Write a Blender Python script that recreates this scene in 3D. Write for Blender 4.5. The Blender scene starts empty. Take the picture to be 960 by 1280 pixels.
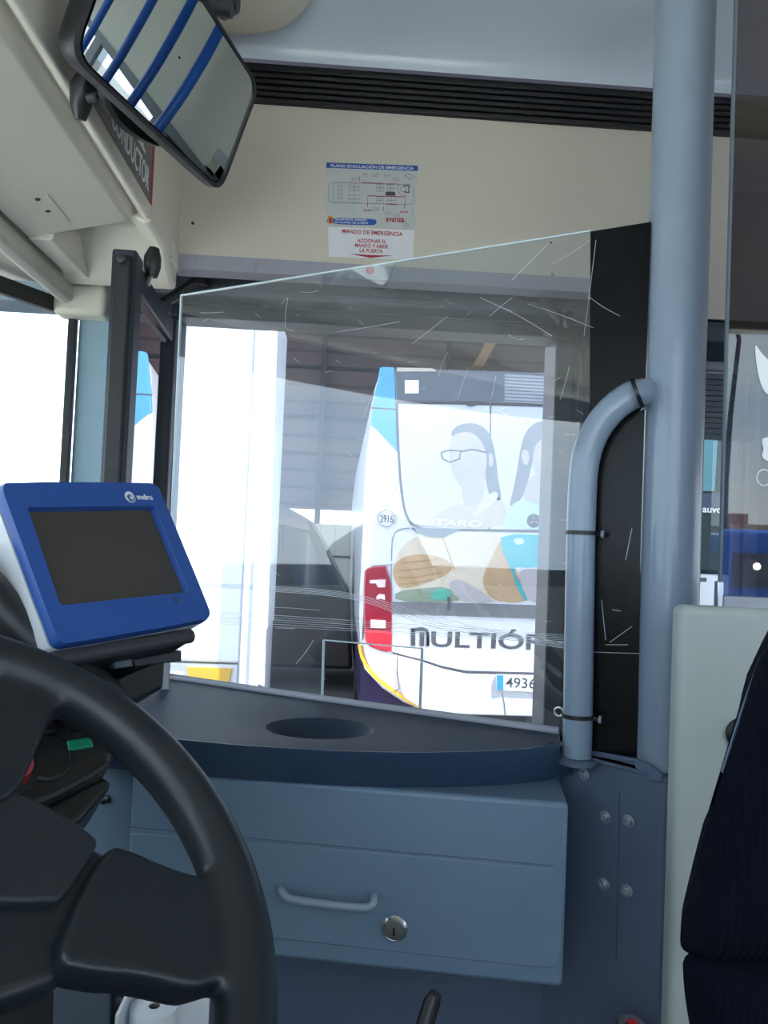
import bpy, bmesh, math, random
from mathutils import Vector as V, Matrix
random.seed(7)
S = bpy.context.scene
COL = S.collection
PI = math.pi
R = math.radians
# ---------------------------------------------------------------- camera
FPX = 980.0
EYE = V((0, 0, 1.45))
yaw, pit, rho = R(3), R(1.9), R(2.4)
cf = V((math.sin(yaw)*math.cos(pit), math.cos(yaw)*math.cos(pit), math.sin(pit)))
r0 = V((math.cos(yaw), -math.sin(yaw), 0)); u0 = r0.cross(cf)
cr = math.cos(rho)*r0 + math.sin(rho)*u0
cu = -math.sin(rho)*r0 + math.cos(rho)*u0
cam = bpy.data.cameras.new('camera'); camo = bpy.data.objects.new('camera', cam); COL.objects.link(camo)
cam.sensor_fit = 'VERTICAL'; cam.sensor_height = 36; cam.lens = 36*FPX/1280; cam.clip_start = 0.02; cam.clip_end = 500
M = Matrix((cr, cu, -cf)).transposed().to_4x4(); M.translation = EYE
camo.matrix_world = M; S.camera = camo

def ray(px, py): return cf + cr*((px-480)/FPX) + cu*((640-py)/FPX)
def at(px, py, d): return EYE + ray(px, py)*d                     # a point of the place at depth d
def hit(px, py, O, n):
    d = ray(px, py); return EYE + d*((V(O)-EYE).dot(n)/d.dot(n))
def on_y(px, py, y): return hit(px, py, V((0, y, 0)), V((0, 1, 0)))
def on_z(px, py, z): return hit(px, py, V((0, 0, z)), V((0, 0, 1)))
def on_x(px, py, x): return hit(px, py, V((x, 0, 0)), V((1, 0, 0)))

class Fr:                                                          # a plane of the place: origin, right, up, normal
    def __init__(s, O, u, w, n=None):
        s.O = V(O); s.u = V(u).normalized(); s.w = V(w).normalized(); s.n = V(n).normalized() if n else s.u.cross(s.w).normalized()
    def p(s, a, b, c=0): return s.O + s.u*a + s.w*b + s.n*c
    def px(s, x, y, c=0): return hit(x, y, s.O + s.n*c, s.n)
    def ab(s, x, y, c=0):
        q = s.px(x, y, c) - s.O; return q.dot(s.u), q.dot(s.w)
# ---------------------------------------------------------------- mesh builder
class MB:
    def __init__(s): s.v = []; s.f = []
    def add(s, vs, fs):
        o = len(s.v); s.v += [V(q) for q in vs]; s.f += [tuple(i+o for i in f) for f in fs]; return s
    def prism(s, pts, off):
        n = len(pts); off = V(off)
        return s.add(list(pts) + [V(q)+off for q in pts], [tuple(range(n))[::-1], tuple(range(n, 2*n))] + [(i, (i+1) % n, n+(i+1) % n, n+i) for i in range(n)])
    def box(s, x0, x1, y0, y1, z0, z1):
        return s.prism([V((x0, y0, z0)), V((x0, y1, z0)), V((x1, y1, z0)), V((x1, y0, z0))], V((0, 0, z1-z0)))
    def fbox(s, F, a0, a1, b0, b1, c0, c1):
        return s.prism([F.p(a0, b0, c0), F.p(a1, b0, c0), F.p(a1, b1, c0), F.p(a0, b1, c0)], F.n*(c1-c0))
    def tube(s, pts, r, seg=16, closed=False):
        pts = [V(q) for q in pts]; n = len(pts); rs = r if isinstance(r, (list, tuple)) else [r]*n
        T = []
        for i in range(n):
            a = pts[(i-1) % n] if closed or i > 0 else pts[i]; b = pts[(i+1) % n] if closed or i < n-1 else pts[i]
            T.append((b-a).normalized())
        ref = V((0, 0, 1)) if abs(T[0].z) < .9 else V((1, 0, 0))
        N = (ref - T[0]*ref.dot(T[0])).normalized(); vs = []
        for i in range(n):
            N = (N - T[i]*N.dot(T[i])).normalized(); B = T[i].cross(N)
            vs += [pts[i] + (N*math.cos(2*PI*k/seg) + B*math.sin(2*PI*k/seg))*rs[i] for k in range(seg)]
        fs = [(i*seg+k, i*seg+(k+1) % seg, ((i+1) % n)*seg+(k+1) % seg, ((i+1) % n)*seg+k) for i in range(n if closed else n-1) for k in range(seg)]
        if not closed: fs += [tuple(range(seg))[::-1], tuple(range((n-1)*seg, n*seg))]
        return s.add(vs, fs)
    def lathe(s, prof, O, ax, seg=32, caps=True):
        O = V(O); ax = V(ax).normalized(); ref = V((0, 0, 1)) if abs(ax.z) < .9 else V((1, 0, 0))
        a = ax.cross(ref).normalized(); b = ax.cross(a); n = len(prof)
        vs = [O + ax*h + (a*math.cos(2*PI*k/seg)+b*math.sin(2*PI*k/seg))*max(r, 1e-5) for r, h in prof for k in range(seg)]
        fs = [(i*seg+k, i*seg+(k+1) % seg, (i+1)*seg+(k+1) % seg, (i+1)*seg+k) for i in range(n-1) for k in range(seg)]
        if caps: fs += [tuple(range(seg))[::-1], tuple(range((n-1)*seg, n*seg))]
        return s.add(vs, fs)
    def loft(s, rings, closed=True, caps=True):
        m = len(rings[0]); vs = [q for r_ in rings for q in r_]; n = len(rings)
        fs = [(i*m+k, i*m+(k+1) % m, (i+1)*m+(k+1) % m, (i+1)*m+k) for i in range(n-1) for k in range(m if closed else m-1)]
        if caps and closed: fs += [tuple(range(m))[::-1], tuple(range((n-1)*m, n*m))]
        return s.add(vs, fs)
def wpos(o):
    q = V((0, 0, 0))
    while o: q = q + o.location; o = o.parent
    return q
def part(name, mb, mat, parent=None, bevel=0, seg=3, smooth=None, label=None, stuff=False, angle=40):
    me = bpy.data.meshes.new(name); base = wpos(parent) if parent else V((0, 0, 0))
    me.from_pydata([q-base for q in mb.v], [], mb.f); me.validate()
    b = bmesh.new(); b.from_mesh(me); bmesh.ops.recalc_face_normals(b, faces=b.faces[:])
    for f in b.faces: f.smooth = True
    if not smooth:
        for e in b.edges:
            e.smooth = len(e.link_faces) == 2 and e.calc_face_angle(9) < R(angle)
    b.to_mesh(me); b.free()
    me.materials.append(mat)
    o = bpy.data.objects.new(name, me); COL.objects.link(o)
    if parent: o.parent = parent
    if bevel:
        m = o.modifiers.new('bevel', 'BEVEL'); m.width = bevel; m.segments = seg; m.limit_method = 'ANGLE'; m.angle_limit = R(35)
        m.harden_normals = False
    if label: o['label'] = label
    if stuff: o['kind'] = 'stuff'
    return o
def thing(name, label, cat, loc=(0, 0, 0), group=None):
    o = bpy.data.objects.new(name, None); o.empty_display_size = .05; COL.objects.link(o); o.location = V(loc)
    o['label'] = label; o['category'] = cat
    if group: o['group'] = group
    return o
def tag(o, label, cat, group=None):
    o['label'] = label; o['category'] = cat
    if group: o['group'] = group
    return o
def struct(name, mb, mat, parent=None, **k):
    o = part(name, mb, mat, parent, **k)
    if not parent: o['kind'] = 'structure'
    return o
def text_mesh(body, bold=0.0):
    c = bpy.data.curves.new('t', 'FONT'); c.body = body; c.offset = bold; c.extrude = 0.02; c.resolution_u = 3
    o = bpy.data.objects.new('t', c); COL.objects.link(o)
    dg = bpy.context.evaluated_depsgraph_get(); me = bpy.data.meshes.new_from_object(o.evaluated_get(dg))
    vs = [q.co.copy() for q in me.vertices]; fs = [tuple(p.vertices) for p in me.polygons]
    bpy.data.objects.remove(o); bpy.data.curves.remove(c); bpy.data.meshes.remove(me)
    x0 = min(q.x for q in vs); x1 = max(q.x for q in vs); y0 = min(q.y for q in vs); y1 = max(q.y for q in vs)
    return [((q.x-x0)/(x1-x0), (q.y-y0)/(y1-y0), q.z/.02) for q in vs], fs
def text(mb, F, body, A, w, h, c, bold=0.01, slant=0.0, up=None, uu=None, th=.0006):
    vs, fs = text_mesh(body, bold); u = uu or F.u; up = up or F.w
    mb.add([A + u*(x*w + slant*y*h) + up*(y*h) + F.n*(c + th*z) for x, y, z in vs], fs); return mb
def text_px(mb, F, body, p0, p1, hpx, c=.001, bold=.01, slant=0, th=.0006):
    A = F.px(*p0); B = F.px(*p1); w = (B-A).length
    h = (F.px(p0[0], p0[1]-hpx)-A).length
    return text(mb, F, body, A, w, h, c, bold, slant, uu=(B-A).normalized(), th=th)
def poly(F, pts, c=0): return [F.px(x, y, c) for x, y in pts]
def plate(mb, F, pts, c0, c1): return mb.prism(poly(F, pts, 0) if c0 == 0 else [q + F.n*c0 for q in poly(F, pts)], F.n*(c1-c0))
def disc(mb, F, a, b, r, c0, c1, seg=24, ry=None):
    return mb.prism([F.p(a+r*math.cos(2*PI*k/seg), b+(ry or r)*math.sin(2*PI*k/seg), c0) for k in range(seg)], F.n*(c1-c0))
def strip(mb, F, pts, wd, c0, c1):                                   # a thin band along a traced line of the plane F
    q = [V(F.ab(*p)) for p in pts]
    L, Rr = [], []
    for i in range(len(q)):
        t = (q[min(i+1, len(q)-1)]-q[max(i-1, 0)]).normalized(); nn = V((-t.y, t.x))
        L.append(q[i]+nn*wd/2); Rr.append(q[i]-nn*wd/2)
    for i in range(len(q)-1):
        mb.prism([F.p(*L[i], c0), F.p(*L[i+1], c0), F.p(*Rr[i+1], c0), F.p(*Rr[i], c0)], F.n*(c1-c0))
    return mb
def smooth_pts(pts, it=2, closed=True):                              # Chaikin corner cutting
    for _ in range(it):
        o = []; n = len(pts)
        rng = range(n if closed else n-1)
        if not closed: o.append(pts[0])
        for i in rng:
            a, b = pts[i], pts[(i+1) % n]
            o.append(tuple(a[k]*.75+b[k]*.25 for k in range(len(a)))); o.append(tuple(a[k]*.25+b[k]*.75 for k in range(len(a))))
        if not closed: o.append(pts[-1])
        pts = o
    return pts
# ---------------------------------------------------------------- materials
def nd(nt, t, **k):
    n = nt.nodes.new(t)
    for a, b in k.items(): setattr(n, a, b)
    return n
def mat(name, col, rough=.5, metal=0, spec=.5, var=.06, scale=30, bump=0, bscale=200, stretch=None, coat=0):
    m = bpy.data.materials.new(name); m.use_nodes = True; nt = m.node_tree; B = nt.nodes['Principled BSDF']
    B.inputs['Roughness'].default_value = rough; B.inputs['Metallic'].default_value = metal; B.inputs['Specular IOR Level'].default_value = spec
    B.inputs['Coat Weight'].default_value = coat
    tc = nd(nt, 'ShaderNodeTexCoord'); mp = nd(nt, 'ShaderNodeMapping'); nt.links.new(tc.outputs['Object'], mp.inputs['Vector'])
    if stretch: mp.inputs['Scale'].default_value = stretch
    no = nd(nt, 'ShaderNodeTexNoise'); no.inputs['Scale'].default_value = scale; no.inputs['Detail'].default_value = 4
    nt.links.new(mp.outputs[0], no.inputs['Vector'])
    mx = nd(nt, 'ShaderNodeMix', data_type='RGBA')
    mx.inputs[6].default_value = tuple(c*(1-var) for c in col) + (1,); mx.inputs[7].default_value = tuple(min(1, c*(1+var)) for c in col) + (1,)
    nt.links.new(no.outputs['Fac'], mx.inputs[0]); nt.links.new(mx.outputs[2], B.inputs['Base Color'])
    if bump:
        n2 = nd(nt, 'ShaderNodeTexNoise'); n2.inputs['Scale'].default_value = bscale; nt.links.new(tc.outputs['Object'], n2.inputs['Vector'])
        bp = nd(nt, 'ShaderNodeBump'); bp.inputs['Strength'].default_value = bump; bp.inputs['Distance'].default_value = .001
        nt.links.new(n2.outputs['Fac'], bp.inputs['Height']); nt.links.new(bp.outputs[0], B.inputs['Normal'])
    return m
def stripes(name, c1, c2, axis, period, rough=.6, duty=.5):
    m = mat(name, c1, rough); nt = m.node_tree; B = nt.nodes['Principled BSDF']
    tc = nd(nt, 'ShaderNodeTexCoord'); sp = nd(nt, 'ShaderNodeSeparateXYZ'); nt.links.new(tc.outputs['Object'], sp.inputs[0])
    a = nd(nt, 'ShaderNodeMath', operation='DIVIDE'); a.inputs[1].default_value = period; nt.links.new(sp.outputs[axis], a.inputs[0])
    fr = nd(nt, 'ShaderNodeMath', operation='FRACT'); nt.links.new(a.outputs[0], fr.inputs[0])
    gt = nd(nt, 'ShaderNodeMath', operation='GREATER_THAN'); gt.inputs[1].default_value = duty; nt.links.new(fr.outputs[0], gt.inputs[0])
    mx = nd(nt, 'ShaderNodeMix', data_type='RGBA'); mx.inputs[6].default_value = c1+(1,); mx.inputs[7].default_value = c2+(1,)
    nt.links.new(gt.outputs[0], mx.inputs[0]); nt.links.new(mx.outputs[2], B.inputs['Base Color'])
    bp = nd(nt, 'ShaderNodeBump'); bp.inputs['Strength'].default_value = .5; bp.inputs['Distance'].default_value = .002
    nt.links.new(fr.outputs[0], bp.inputs['Height']); nt.links.new(bp.outputs[0], B.inputs['Normal'])
    return m
def pane(name, tint, boost=2.0, haze=0.0, base=0.0, hazecol=(.8, .85, .9)):
    # a clear sheet: what lies behind shows through, the surface mirrors by Fresnel
    m = bpy.data.materials.new(name); m.use_nodes = True; nt = m.node_tree; nt.nodes.remove(nt.nodes['Principled BSDF'])
    out = nt.nodes['Material Output']
    tr = nd(nt, 'ShaderNodeBsdfTransparent'); tr.inputs[0].default_value = tint+(1,)
    gl = nd(nt, 'ShaderNodeBsdfGlossy'); gl.inputs['Roughness'].default_value = 0.0
    fr = nd(nt, 'ShaderNodeFresnel'); fr.inputs['IOR'].default_value = 1.49
    ge = nd(nt, 'ShaderNodeNewGeometry')
    inv = nd(nt, 'ShaderNodeMath', operation='SUBTRACT'); inv.inputs[0].default_value = 1; nt.links.new(ge.outputs['Backfacing'], inv.inputs[1])
    mu = nd(nt, 'ShaderNodeMath', operation='MULTIPLY_ADD'); mu.inputs[1].default_value = boost; mu.inputs[2].default_value = base; nt.links.new(fr.outputs[0], mu.inputs[0])
    m2 = nd(nt, 'ShaderNodeMath', operation='MULTIPLY', use_clamp=True); nt.links.new(mu.outputs[0], m2.inputs[0]); nt.links.new(inv.outputs[0], m2.inputs[1])
    mix = nd(nt, 'ShaderNodeMixShader'); nt.links.new(m2.outputs[0], mix.inputs[0]); nt.links.new(tr.outputs[0], mix.inputs[1]); nt.links.new(gl.outputs[0], mix.inputs[2])
    last = mix
    if haze:
        df = nd(nt, 'ShaderNodeBsdfDiffuse'); df.inputs[0].default_value = hazecol+(1,)
        tc = nd(nt, 'ShaderNodeTexCoord'); no = nd(nt, 'ShaderNodeTexNoise'); no.inputs['Scale'].default_value = 9; no.inputs['Detail'].default_value = 8
        nt.links.new(tc.outputs['Object'], no.inputs['Vector'])
        hz = nd(nt, 'ShaderNodeMath', operation='MULTIPLY'); hz.inputs[1].default_value = haze*2; nt.links.new(no.outputs['Fac'], hz.inputs[0])
        m3 = nd(nt, 'ShaderNodeMixShader'); nt.links.new(hz.outputs[0], m3.inputs[0]); nt.links.new(mix.outputs[0], m3.inputs[1]); nt.links.new(df.outputs[0], m3.inputs[2])
        last = m3
    nt.links.new(last.outputs[0], out.inputs[0]); return m
def emit(name, col, st):
    m = bpy.data.materials.new(name); m.use_nodes = True; nt = m.node_tree; B = nt.nodes['Principled BSDF']
    B.inputs['Emission Color'].default_value = col+(1,); B.inputs['Emission Strength'].default_value = st; B.inputs['Base Color'].default_value = col+(1,); return m

m_cream = mat('cream_moulding', (.66, .64, .55), .45, var=.03, bump=.05)
m_header = mat('cream_header', (.63, .60, .515), .5, var=.04, scale=6)
m_ceil = mat('beige_ceiling', (.5, .46, .4), .6)
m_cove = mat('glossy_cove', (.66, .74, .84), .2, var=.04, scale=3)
m_groove = mat('black_rubber', (.012, .013, .016), .45)
m_alu = mat('grey_trim', (.36, .37, .43), .45)
m_mech = mat('mechanism_grey', (.10, .13, .16), .5)
m_paint = mat('grey_blue_paint', (.15, .225, .315), .42, var=.05, bump=.25, bscale=500)
m_pole = mat('pole_paint', (.25, .32, .41), .3, var=.03, coat=.3)
m_bulk = mat('bulkhead_paint', (.115, .15, .235), .5, var=.05, bump=.2, bscale=400)
m_pad = mat('dark_blue_leatherette', (.036, .068, .125), .38, var=.15, bump=.5, bscale=350)
m_padtop = mat('dash_top_skin', (.022, .036, .060), .5, spec=.25, var=.1, bump=.3, bscale=350)
m_wheel = mat('wheel_grey', (.011, .016, .021), .36, var=.1, bump=.15, bscale=500)
m_horn = mat('horn_pad_grey', (.014, .019, .025), .45, var=.1, bump=.25, bscale=500)
m_black = mat('black_plastic', (.012, .013, .015), .4)
m_dark = mat('dark_grey_plastic', (.03, .033, .04), .5)
m_dash = mat('dash_plastic', (.018, .017, .018), .5)
m_gloss = mat('black_gloss', (.004, .005, .007), .22, var=.3, scale=12, spec=.22)
m_blue = mat('console_blue', (.022, .085, .33), .35, var=.03)
m_white = mat('white_plastic', (.72, .74, .76), .4, var=.02)
m_screen = mat('dead_screen', (.055, .048, .043), .35, var=.25, scale=5)
m_steel = mat('steel', (.55, .56, .58), .28, metal=1)
m_zinc = mat('painted_bolt', (.50, .55, .63), .25, metal=.5)
m_part = mat('partition_cream', (.44, .48, .46), .55, var=.05, bump=.2, bscale=300)
m_pillar = mat('pillar_blue', (.28, .42, .50), .5)
m_frame = mat('anthracite_frame', (.018, .025, .036), .45)
m_red = mat('red_plastic', (.5, .02, .03), .35)
m_green = mat('green_button', (.01, .30, .16), .4)
m_railblue = mat('blue_rail', (.01, .12, .55), .3)
m_seat = mat('navy_fabric', (.0025, .0035, .009), .95, spec=.1, var=.3)
m_belt = mat('belt_webbing', (.10, .15, .22), .7, spec=.2)
m_paper = mat('white_paper', (.75, .78, .82), .7)
m_stk = mat('sticker_pale', (.55, .58, .58), .45)
m_stw = mat('sticker_white', (.78, .80, .84), .45)
m_stb = mat('sticker_blue', (.02, .10, .40), .45)
m_str = mat('sticker_red', (.42, .02, .05), .5)
m_stg = mat('sticker_line', (.22, .24, .26), .5)
m_stgrey = mat('sticker_grey', (.16, .15, .15), .5)
m_ylw = mat('yellow_paint', (.75, .42, .03), .5)
m_mirror = mat('mirror_glass', (.50, .57, .57), .01, metal=1, var=0)
m_busw = mat('bus_white', (.64, .65, .70), .25, var=.02)
m_busb = mat('bus_sky_blue', (.07, .30, .54), .25, var=.03)
m_busp = mat('bus_purple', (.02, .015, .06), .3)
m_glassd = mat('dark_glass', (.03, .045, .075), .06, coat=1)
m_tl = mat('tail_red', (.30, .01, .03), .12, coat=1)
m_tlb = mat('tail_bright_red', (.75, .03, .05), .2)
m_tlw = mat('tail_clear', (.75, .6, .62), .2)
m_ad = mat('ad_white', (.50, .54, .60), .4)
m_skin = mat('ad_skin', (.40, .37, .39), .5)
m_hair = mat('ad_hair', (.17, .19, .23), .5)
m_tan = mat('ad_tan', (.42, .28, .16), .5, var=.25, scale=7)
m_tanp = mat('ad_tan_pale', (.45, .40, .35), .5, var=.1, scale=7)
m_teal = mat('ad_teal', (.03, .33, .38), .5, var=.2, scale=6)
m_tealp = mat('ad_teal_pale', (.38, .60, .64), .5)
m_adg = mat('ad_grey', (.16, .16, .18), .5)
m_ink = mat('ink_dark', (.07, .07, .085), .5)
m_bounce = mat('bounce_pale_concrete', (.42, .42, .41), .9, var=.12, scale=3)
m_van = mat('van_paint', (.018, .016, .02), .35)
m_vglass = mat('van_glass', (.03, .04, .055), .1, coat=.5)
m_truck = mat('truck_white', (.85, .87, .9), .4, var=.02)
m_hang = stripes('siding', (.17, .13, .135), (.10, .08, .085), 2, .35, .7, .8)
m_hpost = mat('hangar_post', (.05, .05, .07), .6)
m_block = stripes('pale_block_wall', (.62, .60, .50), (.48, .47, .40), 0, .25, .8, .92)
m_teald = mat('coach_glass', (.010, .030, .038), .25, spec=.15)
m_tire = mat('tyre', (.008, .008, .009), .8)
m_bluebus = mat('coach_blue', (.02, .12, .50), .25)
m_acr = pane('scratched_acrylic', (.88, .91, .93), 3.6, .03)
m_acedge = mat('acrylic_edge', (.62, .74, .80), .25)
m_scr = mat('scratch_white', (.75, .78, .82), .6)
m_win = pane('window_glass', (.93, .96, .96), 1.6)
m_leafg = pane('door_leaf_glass', (.08, .09, .10), 2.4, base=.30)
m_smoke = pane('smoked_partition_glass', (.37, .36, .42), 2.0, base=.04)
# ---------------------------------------------------------------- world: overcast bright sky with soft clouds
W = bpy.data.worlds.new('sky'); S.world = W; W.use_nodes = True; nt = W.node_tree; bg = nt.nodes['Background']
tc = nd(nt, 'ShaderNodeTexCoord'); no = nd(nt, 'ShaderNodeTexNoise'); no.inputs['Scale'].default_value = 3.0; no.inputs['Detail'].default_value = 6
mp = nd(nt, 'ShaderNodeMapping'); mp.inputs['Scale'].default_value = (1, 1, 2.5); nt.links.new(tc.outputs['Generated'], mp.inputs[0]); nt.links.new(mp.outputs[0], no.inputs['Vector'])
rp = nd(nt, 'ShaderNodeValToRGB'); rp.color_ramp.elements[0].position = .35; rp.color_ramp.elements[0].color = (.55, .71, .95, 1)
rp.color_ramp.elements[1].position = .65; rp.color_ramp.elements[1].color = (.90, .96, 1.0, 1)
nt.links.new(no.outputs['Fac'], rp.inputs[0]); nt.links.new(rp.outputs[0], bg.inputs[0]); bg.inputs[1].default_value = 3.2
sun = bpy.data.lights.new('sun', 'SUN'); sun.energy = 24; sun.angle = R(.6); sun.color = (1, .97, .92)
suno = bpy.data.objects.new('sun', sun); COL.objects.link(suno); suno.rotation_euler = V((.52, -.12, .84)).to_track_quat('Z', 'Y').to_euler()
# ================================================================ THE BUS SHELL
YW, YH, YL = 1.95, 1.75, -.65                                       # door wall, header cover, driver's side wall
XR = 6.5
FH = Fr((0, YH, 2.06), (1, 0, 0), (0, 0, 1), (0, -1, 0))            # header plane facing the driver
z_hb = on_y(480, 333, YH).z
z_ht = on_y(560, 147, YH).z
z_gt = on_y(560, 101, YH).z
xd0 = on_y(214, 620, YW).x; xd1 = on_y(690, 620, YW).x
zdt = on_y(420, 408, YW).z
xj = on_y(738, 350, YH).x
struct('wall_right', MB().box(on_y(222, 333, YH).x-.012, XR, YH, YH+.05, z_hb, z_ht), m_header)
mb = MB()
for k in range(6):
    a = z_ht + (z_gt-z_ht)*k/6; mb.box(-.6, XR, YH-.012, YH+.05, a+.001, z_ht+(z_gt-z_ht)*(k+.72)/6)
mb.box(-.6, XR, YH, YH+.05, z_ht-.0005, z_gt+.01)
struct('trim_1', mb, m_groove, bevel=.002)
# cove between the grooved strip and the ceiling
prof = []
z1 = z_gt; 
for k in range(13):
    t = k/12; prof.append((YH-.01-.20*t**1.6, z1+.012+.125*t**.8))
prof2 = [(y+.04, z+.05) for y, z in prof]
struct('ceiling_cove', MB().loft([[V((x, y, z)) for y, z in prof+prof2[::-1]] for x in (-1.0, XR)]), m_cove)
COL.objects['ceiling_cove'].name = 'trim_2'
yc, zc = prof[-1]
struct('ceiling', MB().box(-1.1, XR, YL-.1, yc+.02, zc, zc+.06).box(-1.1, XR, YH-.2, YW+.05, zc+.05, zc+.12), m_ceil)
# grey return strip under the header with its holes and rivets
tr = struct('trim_3', MB().box(-.40, xj+.05, YH-.004, YH+.05, z_hb-.033, z_hb), m_alu)
mb = MB()
for x, y in ((247, 324), (320, 329), (320, 337), (627, 345), (690, 344)):
    a, b = FH.ab(x, y); mb.lathe([(.0045, 0), (.004, .003), (.001, .004)], FH.p(a, b, .004), FH.n, 12)
struct('trim_rivets', mb, m_alu, tr)
a, b = FH.ab(463, 339); struct('indicator_lamp', MB().lathe([(.009, 0), (.009, .003), (.006, .006)], FH.p(a, b, .004), FH.n, 20), m_red, tr)
mb = MB()
for pts in (((228, 270), (228, 270)),): pass
for x, y in ((228, 272), (688, 303), (240, 276)):
    pass
for x, y in ((241, 279), (688, 303)):
    a, b = FH.ab(x, y); struct('screw_hole', disc(MB(), FH, a, b, .0035, -.001, .0008, 14), m_black, COL.objects['wall_right'])
struct('panel_seam', strip(MB(), FH, [(203, 150), (206, 195), (211, 250), (217, 303)], .0022, -.002, .0008), m_alu, COL.objects['wall_right'])
# cream skirt and dark panel right of the door
z_sk = on_y(890, 400, YH).z
struct('trim_4', MB().box(xj+.05, XR, YH, YH+.05, z_sk, z_hb).box(xj+.05, XR, YH-.008, YH+.05, z_sk, z_sk+.008), m_header)
struct('trim_9', MB().box(xj+.05, XR, YH+.012, YW, on_y(890, 452, YW).z, z_sk+.01), mat('dark_blue_trim', (.055, .08, .10), .5))
# door wall round the openings
z_w0, z_w1 = .55, on_y(890, 452, YW).z
xw0 = on_y(872, 560, YW).x
mb = MB().box(-.62, xd0, YW, YW+.08, -.35, 2.62).box(-1.0, -.62, YW-.03, YW+.08, 1.985, 2.62).box(xd0, xd1, YW+.0, YW+.08, zdt, 2.62)
struct('wall_door', mb, m_mech); COL.objects['wall_door'].name = 'wall_front_right'
struct('wall_rear_right', MB().box(xd1, xw0, YW, YW+.08, -.35, 2.62).box(xw0, XR, YW, YW+.08, z_w1, 2.62).box(xw0, XR, YW, YW+.08, -.35, z_w0)  .box(on_y(950, 560, YW).x, 1.6, YW, YW+.08, z_w0, z_w1).box(3.0, 3.2, YW, YW+.08, z_w0, z_w1).box(4.6, 4.8, YW, YW+.08, z_w0, z_w1), mat('wall_panel_blue', (.07, .10, .125), .5))
# ledges of the door mechanism seen under the header
mb = MB().box(xd0-.1, xj+.1, YW-.05, YW+.01, 2.03, 2.10)
mb.box(xd0-.1, xj+.1, YW-.075, YW+.01, 2.012, 2.035)
struct('trim_5', mb, m_mech, bevel=.008)
struct('trim_6', MB().box(xd0-.02, xj+.1, YW-.035, YW+.06, zdt-.006, 2.0), m_frame, bevel=.004)
# door jamb (right): vertical profiles
w2 = struct('trim_7', MB().box(xd1-.01, xd1+.035, YW-.03, YW+.09, -.3, zdt).box(xd1+.04, xd1+.10, YW-.05, YW+.0, -.3, zdt), m_frame, bevel=.006)
# side windows of the saloon, door side
mb = MB()
xw1 = on_y(950, 560, YW).x
for x in (xw0, xw1-.05): mb.box(x, x+.01, YW-.01, YW+.05, z_w0, z_w1)
mb.box(xw0, xw1, YW-.012, YW+.05, z_w1-.025, z_w1).box(xw0, xw1, YW-.01, YW+.05, z_w0, z_w0+.03)
wi = struct('window_2', mb, m_alu, bevel=.004)
struct('glass', MB().box(xw0+.02, xw1-.02, YW+.015, YW+.021, z_w0+.02, z_w1-.02), m_win, wi)
struct('window_4', MB().box(1.6, XR, YW+.015, YW+.021, z_w0, z_w1), m_win)
mb = MB()
for k in range(11): mb.box(xw0+.012, xw1-.012, YW-.001, YW+.01, z_w1-.045-.014*k, z_w1-.034-.014*k)
mb.box(xw0+.012, xw1-.012, YW+.008, YW+.012, z_w1-.20, z_w1-.028)
struct('louvre', mb, m_mech, wi)
# left wall with the driver's window and saloon windows
zl0, zl1 = 1.24, 2.17  # sills set high, out of view, to darken the lower cab
struct('wall_left', MB().box(-1.0, XR, YL-.06, YL, -.35, zl0).box(-1.0, XR, YL-.06, YL, zl1, 2.62).box(-1.0, -.9, YL-.06, YL, zl0, zl1).box(.62, .74, YL-.06, YL, zl0, zl1)
       .box(2.1, 2.2, YL-.06, YL, zl0, zl1).box(3.6, 3.7, YL-.06, YL, zl0, zl1).box(5.1, 5.2, YL-.06, YL, zl0, zl1).box(6.3, XR, YL-.06, YL, zl0, zl1), m_cream)
struct('window_3', MB().box(-.9, 6.3, YL-.035, YL-.03, zl0, zl1), m_win)
struct('wall_rear', MB().box(XR, XR+.06, YL, YW, -.35, 1.2).box(XR, XR+.06, YL, YW, 2.1, 2.62), m_cream)
struct('floor', MB().box(-1.0, XR, YL, YW, -.06, 0).box(-1.0, .55, YL, .75, 0, .25), mat('floor_vinyl', (.045, .05, .058), .6, var=.3, scale=60))
# windscreen
def wx(y): return -.95 + .33*(abs(y-.65)/1.25)**2.5
ys = [YL+.02 + (1.86-YL-.02)*k/40 for k in range(41)]
zwt = on_y(88, 396, 1.85).z
def curved(z0, z1, off0, off1, y0=0, y1=41):
    return MB().loft([[V((wx(y)+off0, y, z0)), V((wx(y)+off0, y, z1)), V((wx(y)+off1, y, z1)), V((wx(y)+off1, y, z0))] for y in ys[y0:y1]])
def zband(y): return zwt - .03*min(1, max(0, (1.62-y)/.5))
w1 = struct('window_1', MB().loft([[V((wx(y)-.012, y, zband(y))), V((wx(y)-.012, y, zwt+.035)), V((wx(y)+.004, y, zwt+.035)), V((wx(y)+.004, y, zband(y)))] for y in ys]), m_black)
struct('upper_frit', curved(zwt+.03, zwt+.085, -.012, .004, 0, 36), m_black, w1)
struct('glass', curved(1.30, zwt+.08, -.006, 0), m_win, w1)
struct('lower_frit', curved(1.30, 1.36, -.012, .004), m_black, w1)  # sill raised to block bright ground from the acrylic's reflection
y_e = 1.86
struct('edge_frit', MB().box(wx(y_e)-.012, wx(y_e)+.004, y_e-.012, y_e+.01, .9, zwt+.03), m_black, w1)
struct('wall_front', curved(-.35, 1.31, -.05, 0).loft([[V((wx(y)-.05, y, zwt+.08)), V((wx(y)-.05, y, 2.62)), V((wx(y), y, 2.62)), V((wx(y), y, zwt+.08))] for y in ys]), m_cream)
# A pillar between windscreen and door
xa0 = on_y(92, 500, 1.86).x; xa1 = on_y(142, 500, 1.86).x
struct('trim_8', MB().box(xa0, xa1+.04, 1.86, 1.99, -.35, 1.985), m_pillar, bevel=.012)
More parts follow.
